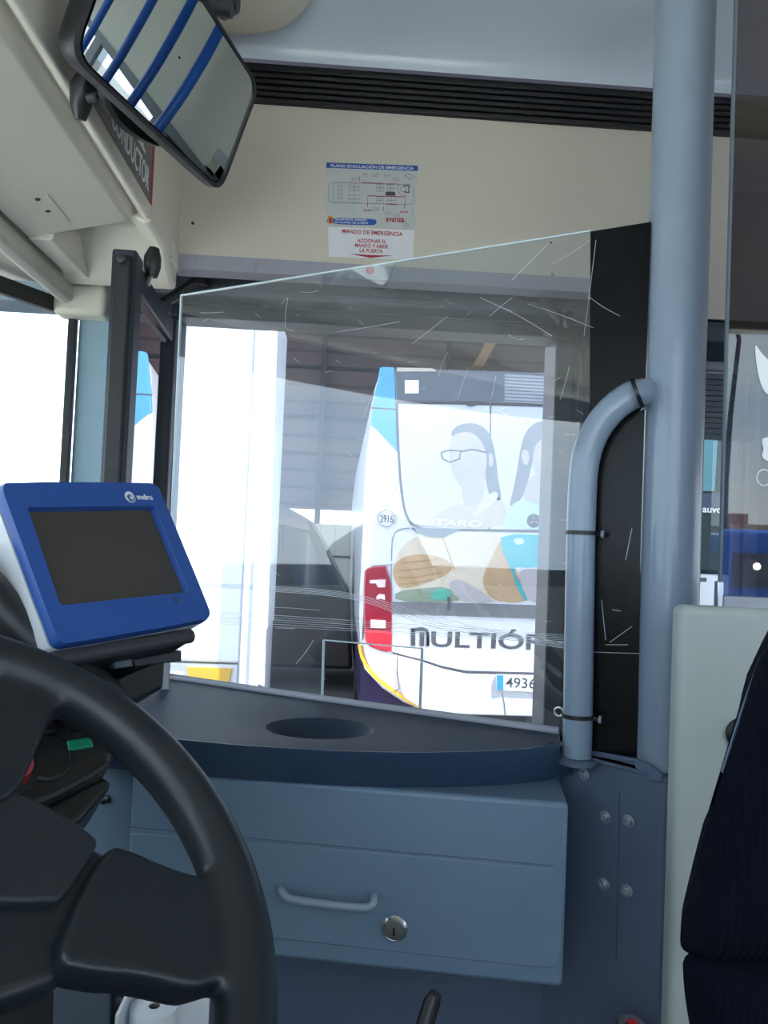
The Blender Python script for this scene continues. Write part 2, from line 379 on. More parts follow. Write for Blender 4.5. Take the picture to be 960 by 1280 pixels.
# ================================================================ OVERHEAD CONSOLE above the windscreen
tip = on_y(222, 333, YH); zu = tip.z; xr_ = tip.x
oc = thing('overhead_console', 'cream moulded overhead console above the windscreen at top left', 'overhead console', (-.6, .6, 2.3))
def xat(px, py, z): return on_z(px, py, z)
yA = on_z(162, 277, zu).y
xA = on_z(162, 277, zu).x; xG = on_z(130, 366, zu-.06).x
# profile extruded across the bus (world Y): bright facet, dark chamfer, flank with the sign
y0 = -.45
sec = [(-.62, zu-.045), (xA, zu), (xA+.012, zu+.022), (xr_-.012, zu+.006), (xr_, zu+.004), (xr_, 2.56), (-.62, 2.56)]
part('facet', MB().loft([[V((x, y, z)) for x, z in sec] for y in (y0, yA)]), m_cream, oc, bevel=.006)
sec2 = [(-.62, zu-.045), (-.575, zu-.045), (-.56, zu+.030), (xA+.01, zu+.035), (xr_-.05, zu+.02), (xr_-.012, zu-.002), (xr_, zu+.002), (xr_, 2.56), (-.62, 2.56)]
part('recess', MB().loft([[V((x, y, z)) for x, z in sec2] for y in (yA, YH)]), m_cream, oc, bevel=.004)
part('recess_back', MB().loft([[V((-.64, y, z)), V((xr_-.004, y, z)), V((xr_-.004, y, 2.3)), V((-.64, y, 2.3))] for y, z in ((YH-.16, zu+.03), (YH-.02, zu-.045), (YH+.02, zu-.05))]), m_cream, oc, bevel=.01)
part('corner_lip', MB().box(xr_-.02, xr_+.003, YH-.06, YH+.02, zu-.006, zu+.03), m_cream, oc, bevel=.004)
# screw holes and raised rib on the facet
FU = Fr((xA, .9, zu), V((-.62-xA, 0, -.045)), (0, 1, 0), (0, 0, -1)); FU.n = FU.u.cross(FU.w).normalized(); FU.n = FU.n if FU.n.z < 0 else -FU.n
mb = MB()
for x, y in ((47, 249), (60, 264)): 
    a, b = FU.ab(x, y); part('screw_hole', disc(MB(), FU, a, b, .0045, -.002, .0009), m_black, oc)
part('rib', strip(MB(), FU, [(58, 244), (86, 278)], .007, -.003, .002), m_cream, oc, bevel=.001)
# visor trim strips between console and windscreen
vt = thing('windscreen_trim', 'cream rail and tinted strip running along the top of the windscreen', 'trim rail', (-.68, 1.0, 2.02))
part('rail', MB().loft([[V((x, y, z)) for x, z in ((-.632, zu-.075), (-.655, zu-.085), (-.672, zu-.07), (-.672, zu+.05), (-.632, zu+.05))] for y in (y0, 1.84)]), m_cream, vt, bevel=.008)
part('shade_strip', MB().loft([[V((x, y, z)) for x, z in ((-.69, zu-.052), (-.80, zu-.05), (-.83, zu+.0), (-.69, zu+.03))] for y in (y0, 1.76)]), mat('shade_cream', (.55, .52, .46), .5), vt, bevel=.008)
part('back_gap', MB().box(-.634, -.615, y0, 1.86, zu-.02, zu+.1), m_black, vt)
part('end_cap', MB().box(-.68, -.56, 1.80, 1.87, zu-.105, zu+.02), m_cream, vt, bevel=.012)
# sign on the console flank
FX = Fr((xr_, 1.2, 2.2), (0, 1, 0), (0, 0, 1), (1, 0, 0))
sg = thing('driver_notice', 'grey notice with white capitals CON EL CONDUCTOR on the overhead console flank', 'sign', (xr_, 1.35, 2.2))
pA = FX.ab(141, 168); pB = FX.ab(186, 252)
sb = part('plate', MB().fbox(FX, pA[0]-.16, pB[0], pB[1], pB[1]+.17, 0, .002), m_stgrey, sg)
wl = pB[0]-pA[0]
mb = MB()
text(mb, FX, 'CONDUCTOR', FX.p(pB[0]-.012-.24, pB[1]+.012), .235, .042, .0025, .012)
text(mb, FX, 'CON EL', FX.p(pB[0]-.012-.22, pB[1]+.066), .18, .038, .0025, .012)
text(mb, FX, 'NO HABLAR', FX.p(pB[0]-.012-.24, pB[1]+.116), .235, .038, .0025, .012)
part('lettering', mb, m_stw, sg)
part('red_border', MB().fbox(FX, pB[0]+.002, pB[0]+.016, pB[1]+.0, pB[1]+.17, 0, .002), m_str, sg)
# second bracket at the top of the frame
def bracket(name, label, O, ax, L):
    t = thing(name, label, 'bracket', O); ax = V(ax).normalized()
    part('arm', MB().tube([V(O), V(O)+ax*L*.5, V(O)+ax*L], [.016, .014, .013], 16), m_black, t, bevel=.004)
    part('bolt', MB().lathe([(.006, 0), (.006, .004), (.003, .006)], V(O)+ax*L*.75+V((.004, -.013, -.008)), (.2, -.8, -.5), 12), m_dark, t)
    return t
# ================================================================ DRIVER'S MIRROR
mc = at(208, 90, 1.07)
dv = (mc-EYE).normalized(); tgt = V((1.25, 1.75, 2.13)); rv = (tgt-mc).normalized(); nm = (rv-dv).normalized()
FM = Fr(mc, nm.cross(V((0, 0, 1))) * -1, (0, 0, 1)); FM.w = nm.cross(FM.u).normalized(); FM.n = nm
mr = thing('interior_mirror', 'black framed rectangular mirror tilted under the overhead console at top left', 'mirror', mc)
quad = [(92, 66), (270, 232), (316, 106), (215, -45), (140, -70)]
ring = [V(FM.ab(*p)) for p in quad]
def inset(r_, d):
    c = sum(r_, V((0, 0)))/len(r_); return [c+(q-c)*(1+d/(q-c).length) for q in r_]
rs_ = [V(q) for q in smooth_pts([tuple(q) for q in ring], 1)]
rs_ = [V(q) for q in smooth_pts([tuple(q) for q in inset(ring, .006)], 1)]
rs_ = [V(q) for q in smooth_pts([tuple(q) for q in inset(ring, .006)], 3)]
def round_poly(pts, r_, k=7):
    o = []; n = len(pts)
    for i in range(n):
        p0, p, p1 = pts[i-1], pts[i], pts[(i+1) % n]; a = (p0-p); b = (p1-p)
        rr = min(r_, a.length*.45, b.length*.45); A_ = p+a.normalized()*rr; B2 = p+b.normalized()*rr
        for j in range(k+1):
            t = j/k; o.append(A_*(1-t)**2+p*2*t*(1-t)+B2*t*t)
    return o
rs_ = round_poly(ring, .028)
def lift(r2, c): return [FM.p(q.x, q.y, c) for q in r2]
glassr = rs_
# convex glass
cen = sum(glassr, V((0, 0)))/len(glassr)
rings = []
for k in range(9):
    t = 1-k/8*.98; rings.append(lift([cen+(q-cen)*t for q in glassr], .010*(1-t*t)*.2))
RC = 3.5
def dome(q): return .010 - (q-cen).length_squared/(2*RC)
rings = [[FM.p(p.x, p.y, dome(p)) for p in [cen+(q-cen)*(1-k/16*.985) for q in glassr]] for k in range(17)]
part('mirror_glass', MB().loft(rings, caps=False).add(rings[-1], [tuple(range(len(glassr)))]), m_mirror, mr, smooth=True)
mg = mr.children[0]; nrm = []
for v_ in mg.data.vertices:
    q_ = v_.co + mc - FM.O; nrm.append((FM.n*RC + FM.u*(q_.dot(FM.u)-cen.x) + FM.w*(q_.dot(FM.w)-cen.y)).normalized())
mg.data.normals_split_custom_set_from_vertices(nrm)
hs = [lift(inset(rs_, -.001), -.001), lift(inset(rs_, .004), .006), lift(inset(rs_, .013), .005), lift(inset(rs_, .016), -.008), lift(inset(rs_, .010), -.022), lift(inset(rs_, -.03), -.03)]
part('housing', MB().loft(hs), m_black, mr)
ax = (at(98, 105, .98)-at(104, 148, .98))
t = part('clamp', MB().tube([at(114, 92, 1.05), at(103, 112, 1.05), at(101, 132, 1.055), at(100, 150, 1.06)], [.016, .017, .014, .008], 14), m_black, mr)
part('clamp_screw', MB().lathe([(.006, 0), (.006, .012), (.004, .014)], at(110, 123, 1.03), (1, -.3, .1), 12), m_dark, mr)
# rounded rear shell of a second mirror behind the first
q2 = smooth_pts([(112, 70), (132, 128), (150, 158), (196, 186), (215, 170), (175, 60)], 2)
FM2 = Fr(at(160, 130, 1.12), FM.u, FM.w, FM.n)
r2 = [V(FM2.ab(*p)) for p in q2]
m2_ = thing('rear_mirror_shell', 'black rounded shell half hidden behind the framed interior mirror', 'mirror', at(160, 130, 1.12))
def lift2(r3, c): return [FM2.p(q.x, q.y, c) for q in r3]
part('rim', MB().loft([lift2(inset(r2, -.006), .006), lift2(r2, .008), lift2(inset(r2, .004), 0), lift2(inset(r2, -.01), -.03), lift2(inset(r2, -.03), -.04)]), m_black, m2_)
part('back_plate', MB().prism(lift2(inset(r2, -.006), .002), FM2.n*.003), m_dark, m2_)
# upper bracket
O = at(215, -30, 1.15)
bt = thing('mirror_bracket', 'black rounded mirror bracket against the ceiling at top edge', 'bracket', O)
part('arm', MB().tube([at(215, -40, 1.15), at(255, -12, 1.16), at(285, 2, 1.17), at(298, 4, 1.17)], [.02, .025, .026, .014], 18), m_black, bt)
part('foot', MB().tube([at(262, 8, 1.15), at(290, 12, 1.15)], [.012, .012], 14), m_dark, bt)
# moulded ceiling fairing above the mirror (beige, top edge of the photo)
q = smooth_pts([(150, -60), (180, 10), (260, 45), (335, 50), (375, 30), (398, -5), (410, -60)], 2)
FC = Fr(at(300, 10, 1.66), r0, u0)
fa = thing('ceiling_fairing', 'beige moulded fairing on the ceiling behind the framed mirror', 'fairing', at(300, 0, 1.42))
part('shell', MB().prism([FC.px(*p) for p in q], FC.n*.25), m_cream, fa, bevel=.02, seg=5)
# ================================================================ STICKERS ON THE HEADER
ev = thing('evacuation_plan_sticker', 'pale sticker with bus floor plan and blue heading PLANO EVACUACION DE EMERGENCIA', 'sticker', FH.px(464, 245))
part('sheet', plate(MB(), FH, [(406.5, 203), (523, 207), (519, 286), (407, 282)], 0, .0008), m_stk, ev)
part('heading_bar', plate(MB(), FH, [(408, 203.5), (522.5, 207.5), (522, 214), (407.8, 210)], .0008, .0014), m_stb, ev)
mb = MB(); text_px(mb, FH, 'PLANO EVACUACIÓN DE EMERGENCIA', (413.5, 209.3), (517, 212.8), 4.6, .0015, .012); part('heading_text', mb, m_stw, ev)
mb = MB()
def L(pts, w=.0011): strip(mb, FH, pts, w, .0008, .0013)
L([(411, 252), (411, 231), (414, 228), (512, 231), (517, 236), (517, 253), (513, 256), (414, 253.5), (411, 252)])
for x in (417, 422.5, 427): L([(x, 228.5), (x, 253.5)])
for y in (233, 238, 243, 248): L([(422.5, y), (427, y+.1)])
for x0_, x1_, a, b in ((437, 449, 229, 239), (436, 449, 244, 254), (471, 479, 230.5, 239.5), (471, 479, 246, 255), (484, 492, 231, 240), (484, 494, 246, 255)):
    L([(x0_, a), (x1_, a+.3), (x1_, b), (x0_, b-.3), (x0_, a)]); L([((x0_+x1_)/2, a), ((x0_+x1_)/2, b)]); L([(x0_, (a+b)/2), (x1_, (a+b)/2)])
L([(500, 231), (496, 236), (500, 243), (508, 245)]); L([(501, 234), (506, 233), (507, 239), (501, 240), (501, 234)])
L([(506, 220), (512, 218), (519, 221), (513, 224), (506, 220)]); L([(513, 262), (516, 262), (516, 272)], .0008)
for x, y in ((456, 218), (470, 218.5), (484, 219), (443, 223), (495, 224), (470, 261), (485, 266), (496, 269), (505, 276), (508, 281)):
    for k in range(3): L([(x-4, y+1.6*k-1), (x+4, y+1.6*k-.9)], .0006)
part('floor_plan', mb, m_stg, ev)
mb = MB(); strip(mb, FH, [(504, 233), (511, 232), (511, 241), (505, 240)], .003, .0008, .0014); plate(mb, FH, [(482, 240), (494, 240.4), (494, 245), (482, 244.6)], .0008, .0014)
strip(mb, FH, [(449.5, 221), (449.5, 227)], .0012, .0008, .0014); strip(mb, FH, [(479.5, 258), (479.5, 264)], .0012, .0008, .0014)
part('black_mark', mb, m_ink, ev, stuff=True)
mb = MB(); strip(mb, FH, [(459.5, 259), (459.5, 245), (507, 246.3), (505.5, 261)], .0016, .0008, .0015)
strip(mb, FH, [(452, 228.6), (479, 229.5)], .0014, .0008, .0015); strip(mb, FH, [(484, 230), (497, 230.3)], .0014, .0008, .0015); strip(mb, FH, [(483, 255.5), (497, 256.2)], .0014, .0008, .0015)
text_px(mb, FH, 'SALIDA', (454.5, 264.2), (465, 264.6), 2.6, .001, .01); text_px(mb, FH, 'SALIDA', (500, 266.3), (510, 266.6), 2.6, .001, .01)
part('exit_route', mb, m_str, ev)
mb = MB(); text_px(mb, FH, 'avanza', (482, 277.2), (505, 278), 5, .001, .02); part('company_lettering', mb, m_str, ev)
mb = MB(); mb.prism([q + FH.n*.0008 for q in poly(FH, smooth_pts([(409, 272), (465, 274), (470, 275), (471, 278), (469, 281), (465, 282), (409, 280)], 1))], FH.n*.0006)
part('company_bar', mb, m_stb, ev)
mb = MB(); text_px(mb, FH, 'TRANSPORTES URBANOS', (418, 275.6), (458, 276.7), 2.4, .0015, .005); text_px(mb, FH, 'DE TALAVERA DE LA REINA', (418, 279.2), (460, 280.5), 2.4, .0015, .005); part('company_bar_text', mb, m_stw, ev)
mb = MB(); plate(mb, FH, [(410, 270), (416, 270), (416, 279), (413, 281), (410, 279)], .0014, .002); part('crest', mb, m_ylw, ev)
mb = MB(); plate(mb, FH, [(411.3, 272.5), (414.8, 272.5), (414.8, 278), (413, 279.3), (411.3, 278)], .002, .0024); part('crest_field', mb, m_str, ev)
ec = thing('emergency_control_sticker', 'white sticker with red words MANDO DE EMERGENCIA below the evacuation plan', 'sticker', FH.px(464, 303))
part('sheet', plate(MB(), FH, [(410, 283.5), (518, 288), (516, 325), (411, 321)], .0, .0007), m_stw, ec)
mb = MB()
text_px(mb, FH, 'MANDO DE EMERGENCIA', (427.5, 291.5), (503, 295.5), 5, .001, .012)
text_px(mb, FH, 'ACCIONAR EL', (446.5, 303), (482.5, 304.5), 4.6, .001, .01)
text_px(mb, FH, 'MANDO Y ABRIR', (443.5, 309), (485, 311), 4.6, .001, .01)
text_px(mb, FH, 'LA PUERTA', (449.5, 315.4), (478.5, 316.8), 4.6, .001, .01)
part('lettering', mb, m_str, ec)
part('arrow', plate(MB(), FH, [(437, 317.5), (463, 319), (490, 319.7), (463, 322.5)], .0007, .0013), m_str, ec)
# ================================================================ FRONT DOOR LEAF (folded open) AND OPENERS
pn = on_y(204, 600, YW); ang = R(2.8)
ud = V((math.sin(ang), -math.cos(ang), 0))                          # from the far hinge edge towards the driver
FD = Fr((pn.x, YW, 0), -ud, (0, 0, 1), V((math.cos(ang), math.sin(ang), 0)))
Lw = .52
dl = struct('door_1', MB().fbox(FD, -Lw, -Lw+.06, -.3, 1.955, -.02, .025).fbox(FD, -.05, 0, -.3, 1.955, -.02, .02).fbox(FD, -Lw+.06, -.05, 1.90, 1.955, -.015, .015).fbox(FD, -Lw+.06, -.05, -.3, .2, -.015, .015), m_frame, bevel=.006)
struct('glass', MB().fbox(FD, -Lw+.055, -.045, .2, 1.905, -.004, .002), m_leafg, dl)
struct('rubber_seal', MB().fbox(FD, -Lw-.012, -Lw, -.3, 1.94, -.012, .018), m_groove, dl, bevel=.004)
struct('closing_rail', MB().tube([at(172, 372, 1.62), at(208, 415, 1.84)], .010, 12).tube([at(172, 385, 1.62), at(205, 425, 1.84)], .006, 12), m_frame, dl)
struct('hinge_bolt', MB().lathe([(.008, 0), (.008, .006), (.004, .008)], at(152, 324, 1.405), (0, -1, 0), 16), m_dark, dl)
d2 = struct('door_2', MB().box(xd1+.05, xd1+.09, YW-.40, YW-.36, -.3, zdt-.01).box(xd1+.05, xd1+.09, YW-.06, YW-.02, -.3, zdt-.01).box(xd1+.055, xd1+.085, YW-.36, YW-.06, zdt-.06, zdt-.01).box(xd1+.055, xd1+.085, YW-.36, YW-.06, -.3, .25), m_frame, bevel=.005)
struct('glass', MB().box(xd1+.068, xd1+.072, YW-.37, YW-.05, .24, zdt-.05), m_leafg, d2)
def opener(lab, P0, P1, P2, P3):
    t = thing('door_opener_arm', lab, 'door opener', P0)
    part('pivot', MB().tube([P0+V((0, 0, .035)), P0+V((0, 0, -.022))], .019, 16), m_black, t, bevel=.003)
    part('mount', MB().box(P0.x-.02, P0.x+.02, P0.y, YW-.04, P0.z+.01, P0.z+.04), m_black, t, bevel=.003)
    part('arm', MB().tube([P0, P1, P2], [.012, .013, .013], 12), m_black, t)
    part('elbow', MB().tube([P2, P3], [.019, .017], 12), m_dark, t, bevel=.003)
    return t
opener('black door opener arm in the left corner of the doorway head', at(252, 347, 1.86), at(222, 368, 1.84), at(205, 378, 1.82), at(204, 392, 1.82))
opener('dark door opener arm at the right end of the doorway head', at(668, 368, 1.86), at(690, 385, 1.84), at(704, 402, 1.82), at(716, 396, 1.82))
kb = thing('door_hinge_knob', 'black ribbed knob hanging beside the folded door leaf top', 'knob', at(191, 330, 1.55))
part('grip', MB().tube([at(193, 310, 1.55), at(191, 322, 1.55), at(190, 334, 1.55), at(189, 346, 1.55)], [.010, .017, .017, .012], 16), m_black, kb)
part('pin', MB().tube([at(189, 340, 1.55), at(184, 356, 1.56)], .006, 10), m_steel, kb)
# ================================================================ CAB PARTITION: cabinet, bulkhead, pad, acrylic
th = R(9.7)
FCb = Fr(at(480, 1100, 1.0), (math.cos(th), -math.sin(th), 0), (0, 0, 1), (-math.sin(th), -math.cos(th), 0))
aR, bT = FCb.ab(711, 1005); aR2, bB = FCb.ab(706, 1236); aL, _ = FCb.ab(158, 1100)
zct = FCb.p(0, bT).z
cbx = thing('cash_cabinet', 'grey painted metal cabinet with hinged front under the padded shelf', 'cabinet', FCb.p((aL+aR)/2, bB, -.06))
part('body', MB().fbox(FCb, aL, aR, bB, bT, -.16, 0), m_paint, cbx, bevel=.006)
dpts = [(165, 1040), (350, 1053), (690, 1084), (703, 1092), (705, 1105), (701, 1192), (696, 1205), (684, 1209), (348, 1172), (165, 1152)]
dr = part('door', plate(MB(), FCb, dpts, .0, .0035), m_paint, cbx, bevel=.0015)
ha = [FCb.px(352, 1110, .004), FCb.px(352, 1112, .022), FCb.px(357, 1122, .030), FCb.px(372, 1126, .031), FCb.px(455, 1136, .031), FCb.px(466, 1132, .030), FCb.px(468, 1122, .022), FCb.px(468, 1118, .004)]
hp = [tuple(q) for q in ha]; hp = smooth_pts(hp, 2, closed=False)
part('handle', MB().tube([V(q) for q in hp], .0052, 12), m_pole, dr, smooth=True)
lk = part('lock', MB().lathe([(.0165, .003), (.0165, .006), (.014, .008), (.013, .010), (.012, .0095), (.0115, .012), (.002, .0125)], FCb.px(493.5, 1158), FCb.n, 28), m_steel, dr, label='chrome cylinder lock')
a, b = FCb.ab(493.5, 1159); part('keyhole', MB().fbox(FCb, a-.0012, a+.0012, b-.005, b+.005, .0122, .013), m_black, dr)
mb = MB(); strip(mb, FCb, [(158, 1033), (350, 1051), (692, 1082)], .0012, -.0005, .0006)
part('door_gap', mb, m_mech, cbx)
# bulkhead plate behind the cabinet, running from the dash to the pole
Q = at(738, 1080, 1.083); tb = R(46)
FB = Fr(Q, (math.cos(tb), -math.sin(tb), 0), (0, 0, 1), (-math.sin(tb), -math.cos(tb), 0))
z_pad = 1.45-.265; 
bl = thing('bulkhead_panel', 'grey blue bolted metal bulkhead between cabinet and upright pole', 'bulkhead', FB.p(.0, .26-FB.O.z, -.02))
aR = FB.ab(829, 1100)[0]; bTp = FB.ab(740, 948)[1]
aLl = -.10
part('plate', MB().fbox(FB, aLl, aR, .25-FB.O.z, bTp, -.02, 0), m_bulk, bl, bevel=.003)
FB2 = Fr(Q, (math.cos(R(18)), -math.sin(R(18)), 0), (0, 0, 1), (-math.sin(R(18)), -math.cos(R(18)), 0))
part('lower_plate', MB().fbox(FB2, -1.05, -.06, .25-FB.O.z, FCb.p(0, bB).z-FB.O.z+.05, -.05, -.03), m_bulk, bl, bevel=.003)
part('side_strip', plate(MB(), FB, [(737, 983), (775, 990), (771, 1200), (736, 1193)], 0, .0025), m_bulk, bl, bevel=.0008)
part('top_flange', MB().prism(poly(FB, [(700, 938), (795, 953), (797, 962), (812, 966), (811, 975), (829, 978), (829, 968), (816, 956), (798, 948), (702, 930)]), FB.n*.006).fbox(FB, -.12, FB.ab(812, 1000)[0], bTp-.004, bTp, -.05, .004), m_bulk, bl, bevel=.002)
for x, y in ((730, 968), (757, 1021), (786, 1026), (755, 1105), (784, 1113)):
    O = FB.px(x, y, .002)
    bo = part('bolt', MB().lathe([(.0085, 0), (.0085, .0018), (.006, .002), (.0058, .005), (.004, .0065), (.0025, .0065), (.0022, .005)], O, FB.n, 24), m_zinc, bl)
# padded shelf
zp, zpb = z_pad, zct+.0005
front = [(100, 918), (200, 924), (300, 934), (422, 941), (520, 943), (608, 941), (660, 938), (694, 932)]
fr3 = [on_z(x, y, zp) for x, y in front]
back = [(700, 918), (525, 893), (402, 877), (205, 848), (150, 842), (112, 870)]
bk3 = [on_z(x, y, zp) for x, y in back]
botf = [(100, 958), (200, 966), (300, 974), (422, 982), (492, 984), (560, 984), (620, 982), (680, 976), (716, 968)]
bf3 = [on_z(x, y, zpb) for x, y in botf]
def resample(pts, n):
    Ls = [0]
    for i in range(1, len(pts)): Ls.append(Ls[-1]+(pts[i]-pts[i-1]).length)
    out = []
    for k in range(n):
        t = Ls[-1]*k/(n-1); i = max(j for j in range(len(Ls)) if Ls[j] <= t+1e-9); i = min(i, len(pts)-2)
        out.append(pts[i].lerp(pts[i+1], (t-Ls[i])/max(1e-9, Ls[i+1]-Ls[i])))
    return out
NF = 24
tf = resample(fr3, NF); bf = resample(bf3, NF)
bk = bk3
pd = thing('padded_shelf', 'dark blue padded shelf with shallow dish on top of the grey cabinet', 'shelf', (sum((q.x for q in bf), 0)/NF, bf[10].y+.1, zpb))
bot = bf + [V((q.x, q.y, zpb)) for q in bk]
mid = [a.lerp(b, .80)+V((0, 0, .003)) for a, b in zip(bf, tf)] + [V((q.x, q.y, zp-.008)) for q in bk]
mid2 = [a.lerp(b, .94)+V((0, .002, .004)) for a, b in zip(bf, tf)] + [V((q.x, q.y, zp-.002)) for q in bk]
top = [q+V((0, .010, 0)) for q in tf] + bk
part('pad', MB().loft([bot, mid, mid2, top], caps=False).add(bot, [tuple(range(len(bot)))]), m_pad, pd, angle=60)
# the top skin with its dish: grid in polar rings round the dish
dc = on_z(400, 910, zp); 
ra = (on_z(470, 912, zp)-on_z(330, 908, zp)).length/2
outline = [q+V((0, .010, 0)) for q in tf] + bk
# star rings from the dish centre to the outline
def ray_out(a):
    d = V((math.cos(a), math.sin(a))); best = 9
    n = len(outline)
    for i in range(n):
        p, q = outline[i].xy-dc.xy, outline[(i+1) % n].xy-dc.xy; e = q-p; den = d.x*e.y-d.y*e.x
        if abs(den) < 1e-9: continue
        t = (p.x*e.y-p.y*e.x)/den; s = (p.x*d.y-p.y*d.x)/den
        if t > 0 and -1e-6 <= s <= 1+1e-6: best = min(best, t)
    return best
rings = []; NA = 96; yr = ra*.80
for fr_, dz in ((.02, -.026), (.45, -.025), (.7, -.020), (.88, -.009), (.97, -.001), (1.03, -.0006)):
    rings.append([V((dc.x+ra*fr_*math.cos(2*PI*k/NA), dc.y+yr*fr_*math.sin(2*PI*k/NA), zp+.001+dz+.016*0)) for k in range(NA)])
ext = [min(ray_out(2*PI*k/NA), 2) for k in range(NA)]
rings.append([V((dc.x+ext[k]*math.cos(2*PI*k/NA), dc.y+ext[k]*math.sin(2*PI*k/NA), zp+.0002)) for k in range(NA)])
sk = part('top_skin', MB().loft(rings, caps=False).add(rings[0], [tuple(range(NA))]), m_padtop, pd)
for f in sk.data.polygons: pass
part('back_rail', MB().tube([on_z(150, 842, zp)+V((0, .004, .003)), on_z(205, 848, zp)+V((0, .006, .003)), on_z(402, 877, zp)+V((0, .006, .003)), on_z(700, 918, zp)+V((0, .006, .003))], .006, 10), m_alu, pd, label='grey metal rail along the back edge')
# acrylic screen
aL3 = on_z(205, 848, zp); aR3 = on_z(700, 917, zp)
ua = (aR3-aL3); ua.z = 0; ua.normalize()
FA = Fr((aR3.x, aR3.y, zp), ua, (0, 0, 1)); FA.n = ua.cross(V((0, 0, 1))).normalized()
if FA.n.y > 0: FA.n = -FA.n
ac = thing('acrylic_screen', 'scratched clear acrylic screen with slanted top edge and pay cut-out', 'screen', FA.p(-.3, 0))
sh_pts = [(226, 369), (738, 288.5), (735, 923), (524, 893), (527, 811), (404, 800), (402, 876), (205, 848)]
sheet = part('sheet', plate(MB(), FA, sh_pts, -.004, 0), m_acr, ac)
mb = MB()
strip(mb, FA, [(226, 369), (738, 288.5)], .0022, -.0045, .0006); strip(mb, FA, [(226, 369), (205, 848)], .002, -.0045, .0006)
strip(mb, FA, [(402, 876), (404, 800)], .0022, -.0045, .0006); strip(mb, FA, [(404, 800), (527, 811), (524, 893)], .0018, -.0045, .0006); strip(mb, FA, [(527, 811), (524, 893)], .003, -.0045, .0006)
part('cut_edge', mb, m_acedge, ac, label='bright cut edge of the acrylic')
bs = part('black_strip', plate(MB(), FA, [(738, 289), (813.5, 277), (806.5, 480), (800, 700), (797, 952), (735, 940)], -.006, -.001), m_gloss, ac, label='glossy black strip')
# scratches
mb = MB()
def scr(pts, w=.0006): strip(mb, FA, pts, w, 0, .00025)
for k in range(5):
    o_ = k*1.6; scr(smooth_pts([(250, 729+o_*.5), (330, 732+o_), (420, 738+o_), (470, 748+o_*1.2), (530, 768+o_*2.2), (600, 785+o_*1.4), (720, 806+o_)], 2, False), .0005+.0004*random.random())
for k in range(6):
    o_ = k*3.2; scr(smooth_pts([(240+8*k, 764+o_), (330, 768+o_*.9), (430, 775+o_*.8), (540, 782+o_*.8), (735, 796+o_*.6)], 2, False), .0004+.0005*random.random())
for p, q in (((345, 785), (368, 786)), ((319, 759), (400, 763)), ((420, 415), (500, 402)), ((600, 372), (690, 420)), ((560, 440), (548, 470)), ((735, 370), (775, 395)), ((712, 458), (700, 500)),
             ((476, 470), (455, 520)), ((515, 430), (560, 395)), ((585, 460), (572, 500)), ((620, 470), (610, 520)), ((640, 372), (612, 395)), ((690, 330), (738, 300)), ((352, 380), (358, 372)), ((391, 352), (402, 358)),
             ((360, 372), (357, 410)), ((376, 365), (398, 363)), ((250, 391), (280, 390)), ((500, 600), (470, 660)), ((430, 560), (330, 680)), ((370, 830), (392, 800)), ((660, 380), (742, 410)), ((745, 300), (730, 420)),
             ((325, 700), (350, 720)), ((330, 720), (345, 700)), ((700, 650), (725, 646)), ((690, 300), (640, 350)), ((430, 880), (520, 884))):
    m_ = ((p[0]+q[0])/2+random.uniform(-2, 2), (p[1]+q[1])/2+random.uniform(-3, 3)); scr(smooth_pts([p, m_, q], 2, False), (.0003+.0003*random.random()))
for _ in range(90):
    x = random.uniform(240, 730); y = random.uniform(330+(738-x)*.12, 860); a = random.uniform(-.8, .8); l = random.uniform(3, 12)
    scr([(x, y), (x+l*math.cos(a), y+l*math.sin(a))], .0003)
for p, q in (((752, 750), (757, 800)), ((757, 806), (785, 806)), ((762, 803), (790, 783)), ((765, 762), (776, 764)), ((790, 660), (782, 700)), ((738, 815), (800, 817))):
    scr([p, q], .0006)
part('scratch', mb, m_scr, ac, stuff=True)
# pole and bent rail (welded together)
pc0 = at(859, -30, 1.03); pc1 = at(836, 700, 1.03)
pz = at(838, 1020, 1.03).z
pxy = at(843, 480, 1.09)
pl = thing('upright_pole', 'thick grey blue floor to ceiling pole with bent handrail branch', 'pole', (pxy.x, pxy.y, .25))
rp = 36.5/980*1.09
part('post', MB().tube([V((pxy.x, pxy.y, .0)), V((pxy.x, pxy.y, 1.2)), V((pxy.x, pxy.y, zc))], rp, 48), m_pole, pl, smooth=False)
FR = Fr(FA.O + FA.n*.024, FA.u, FA.w, FA.n)
rail = [FR.px(721, 945), FR.px(722.5, 900), FR.px(725, 700), FR.px(728, 600), FR.px(733, 565), FR.px(745, 536), FR.px(763, 513), FR.px(784, 496.5, -.004), FR.px(798, 490.5, -.012)]
rail.append(V((pxy.x-.029, pxy.y+.002, FR.px(812, 486).z)))
rs3 = [V(q) for q in smooth_pts([tuple(q) for q in rail], 2, False)]
part('branch_rail', MB().tube(rs3, 18.0/980*1.075, 28), m_pole, pl)
FPt = Fr(FB.p(0, bTp, 0), FB.u, FB.w, FB.n)
part('weld_foot', MB().lathe([(.026, -.002), (.026, .002), (.0205, .006)], V((rail[0].x, rail[0].y, FB.p(0, bTp).z)), (0, 0, 1), 28), m_bulk, pl)
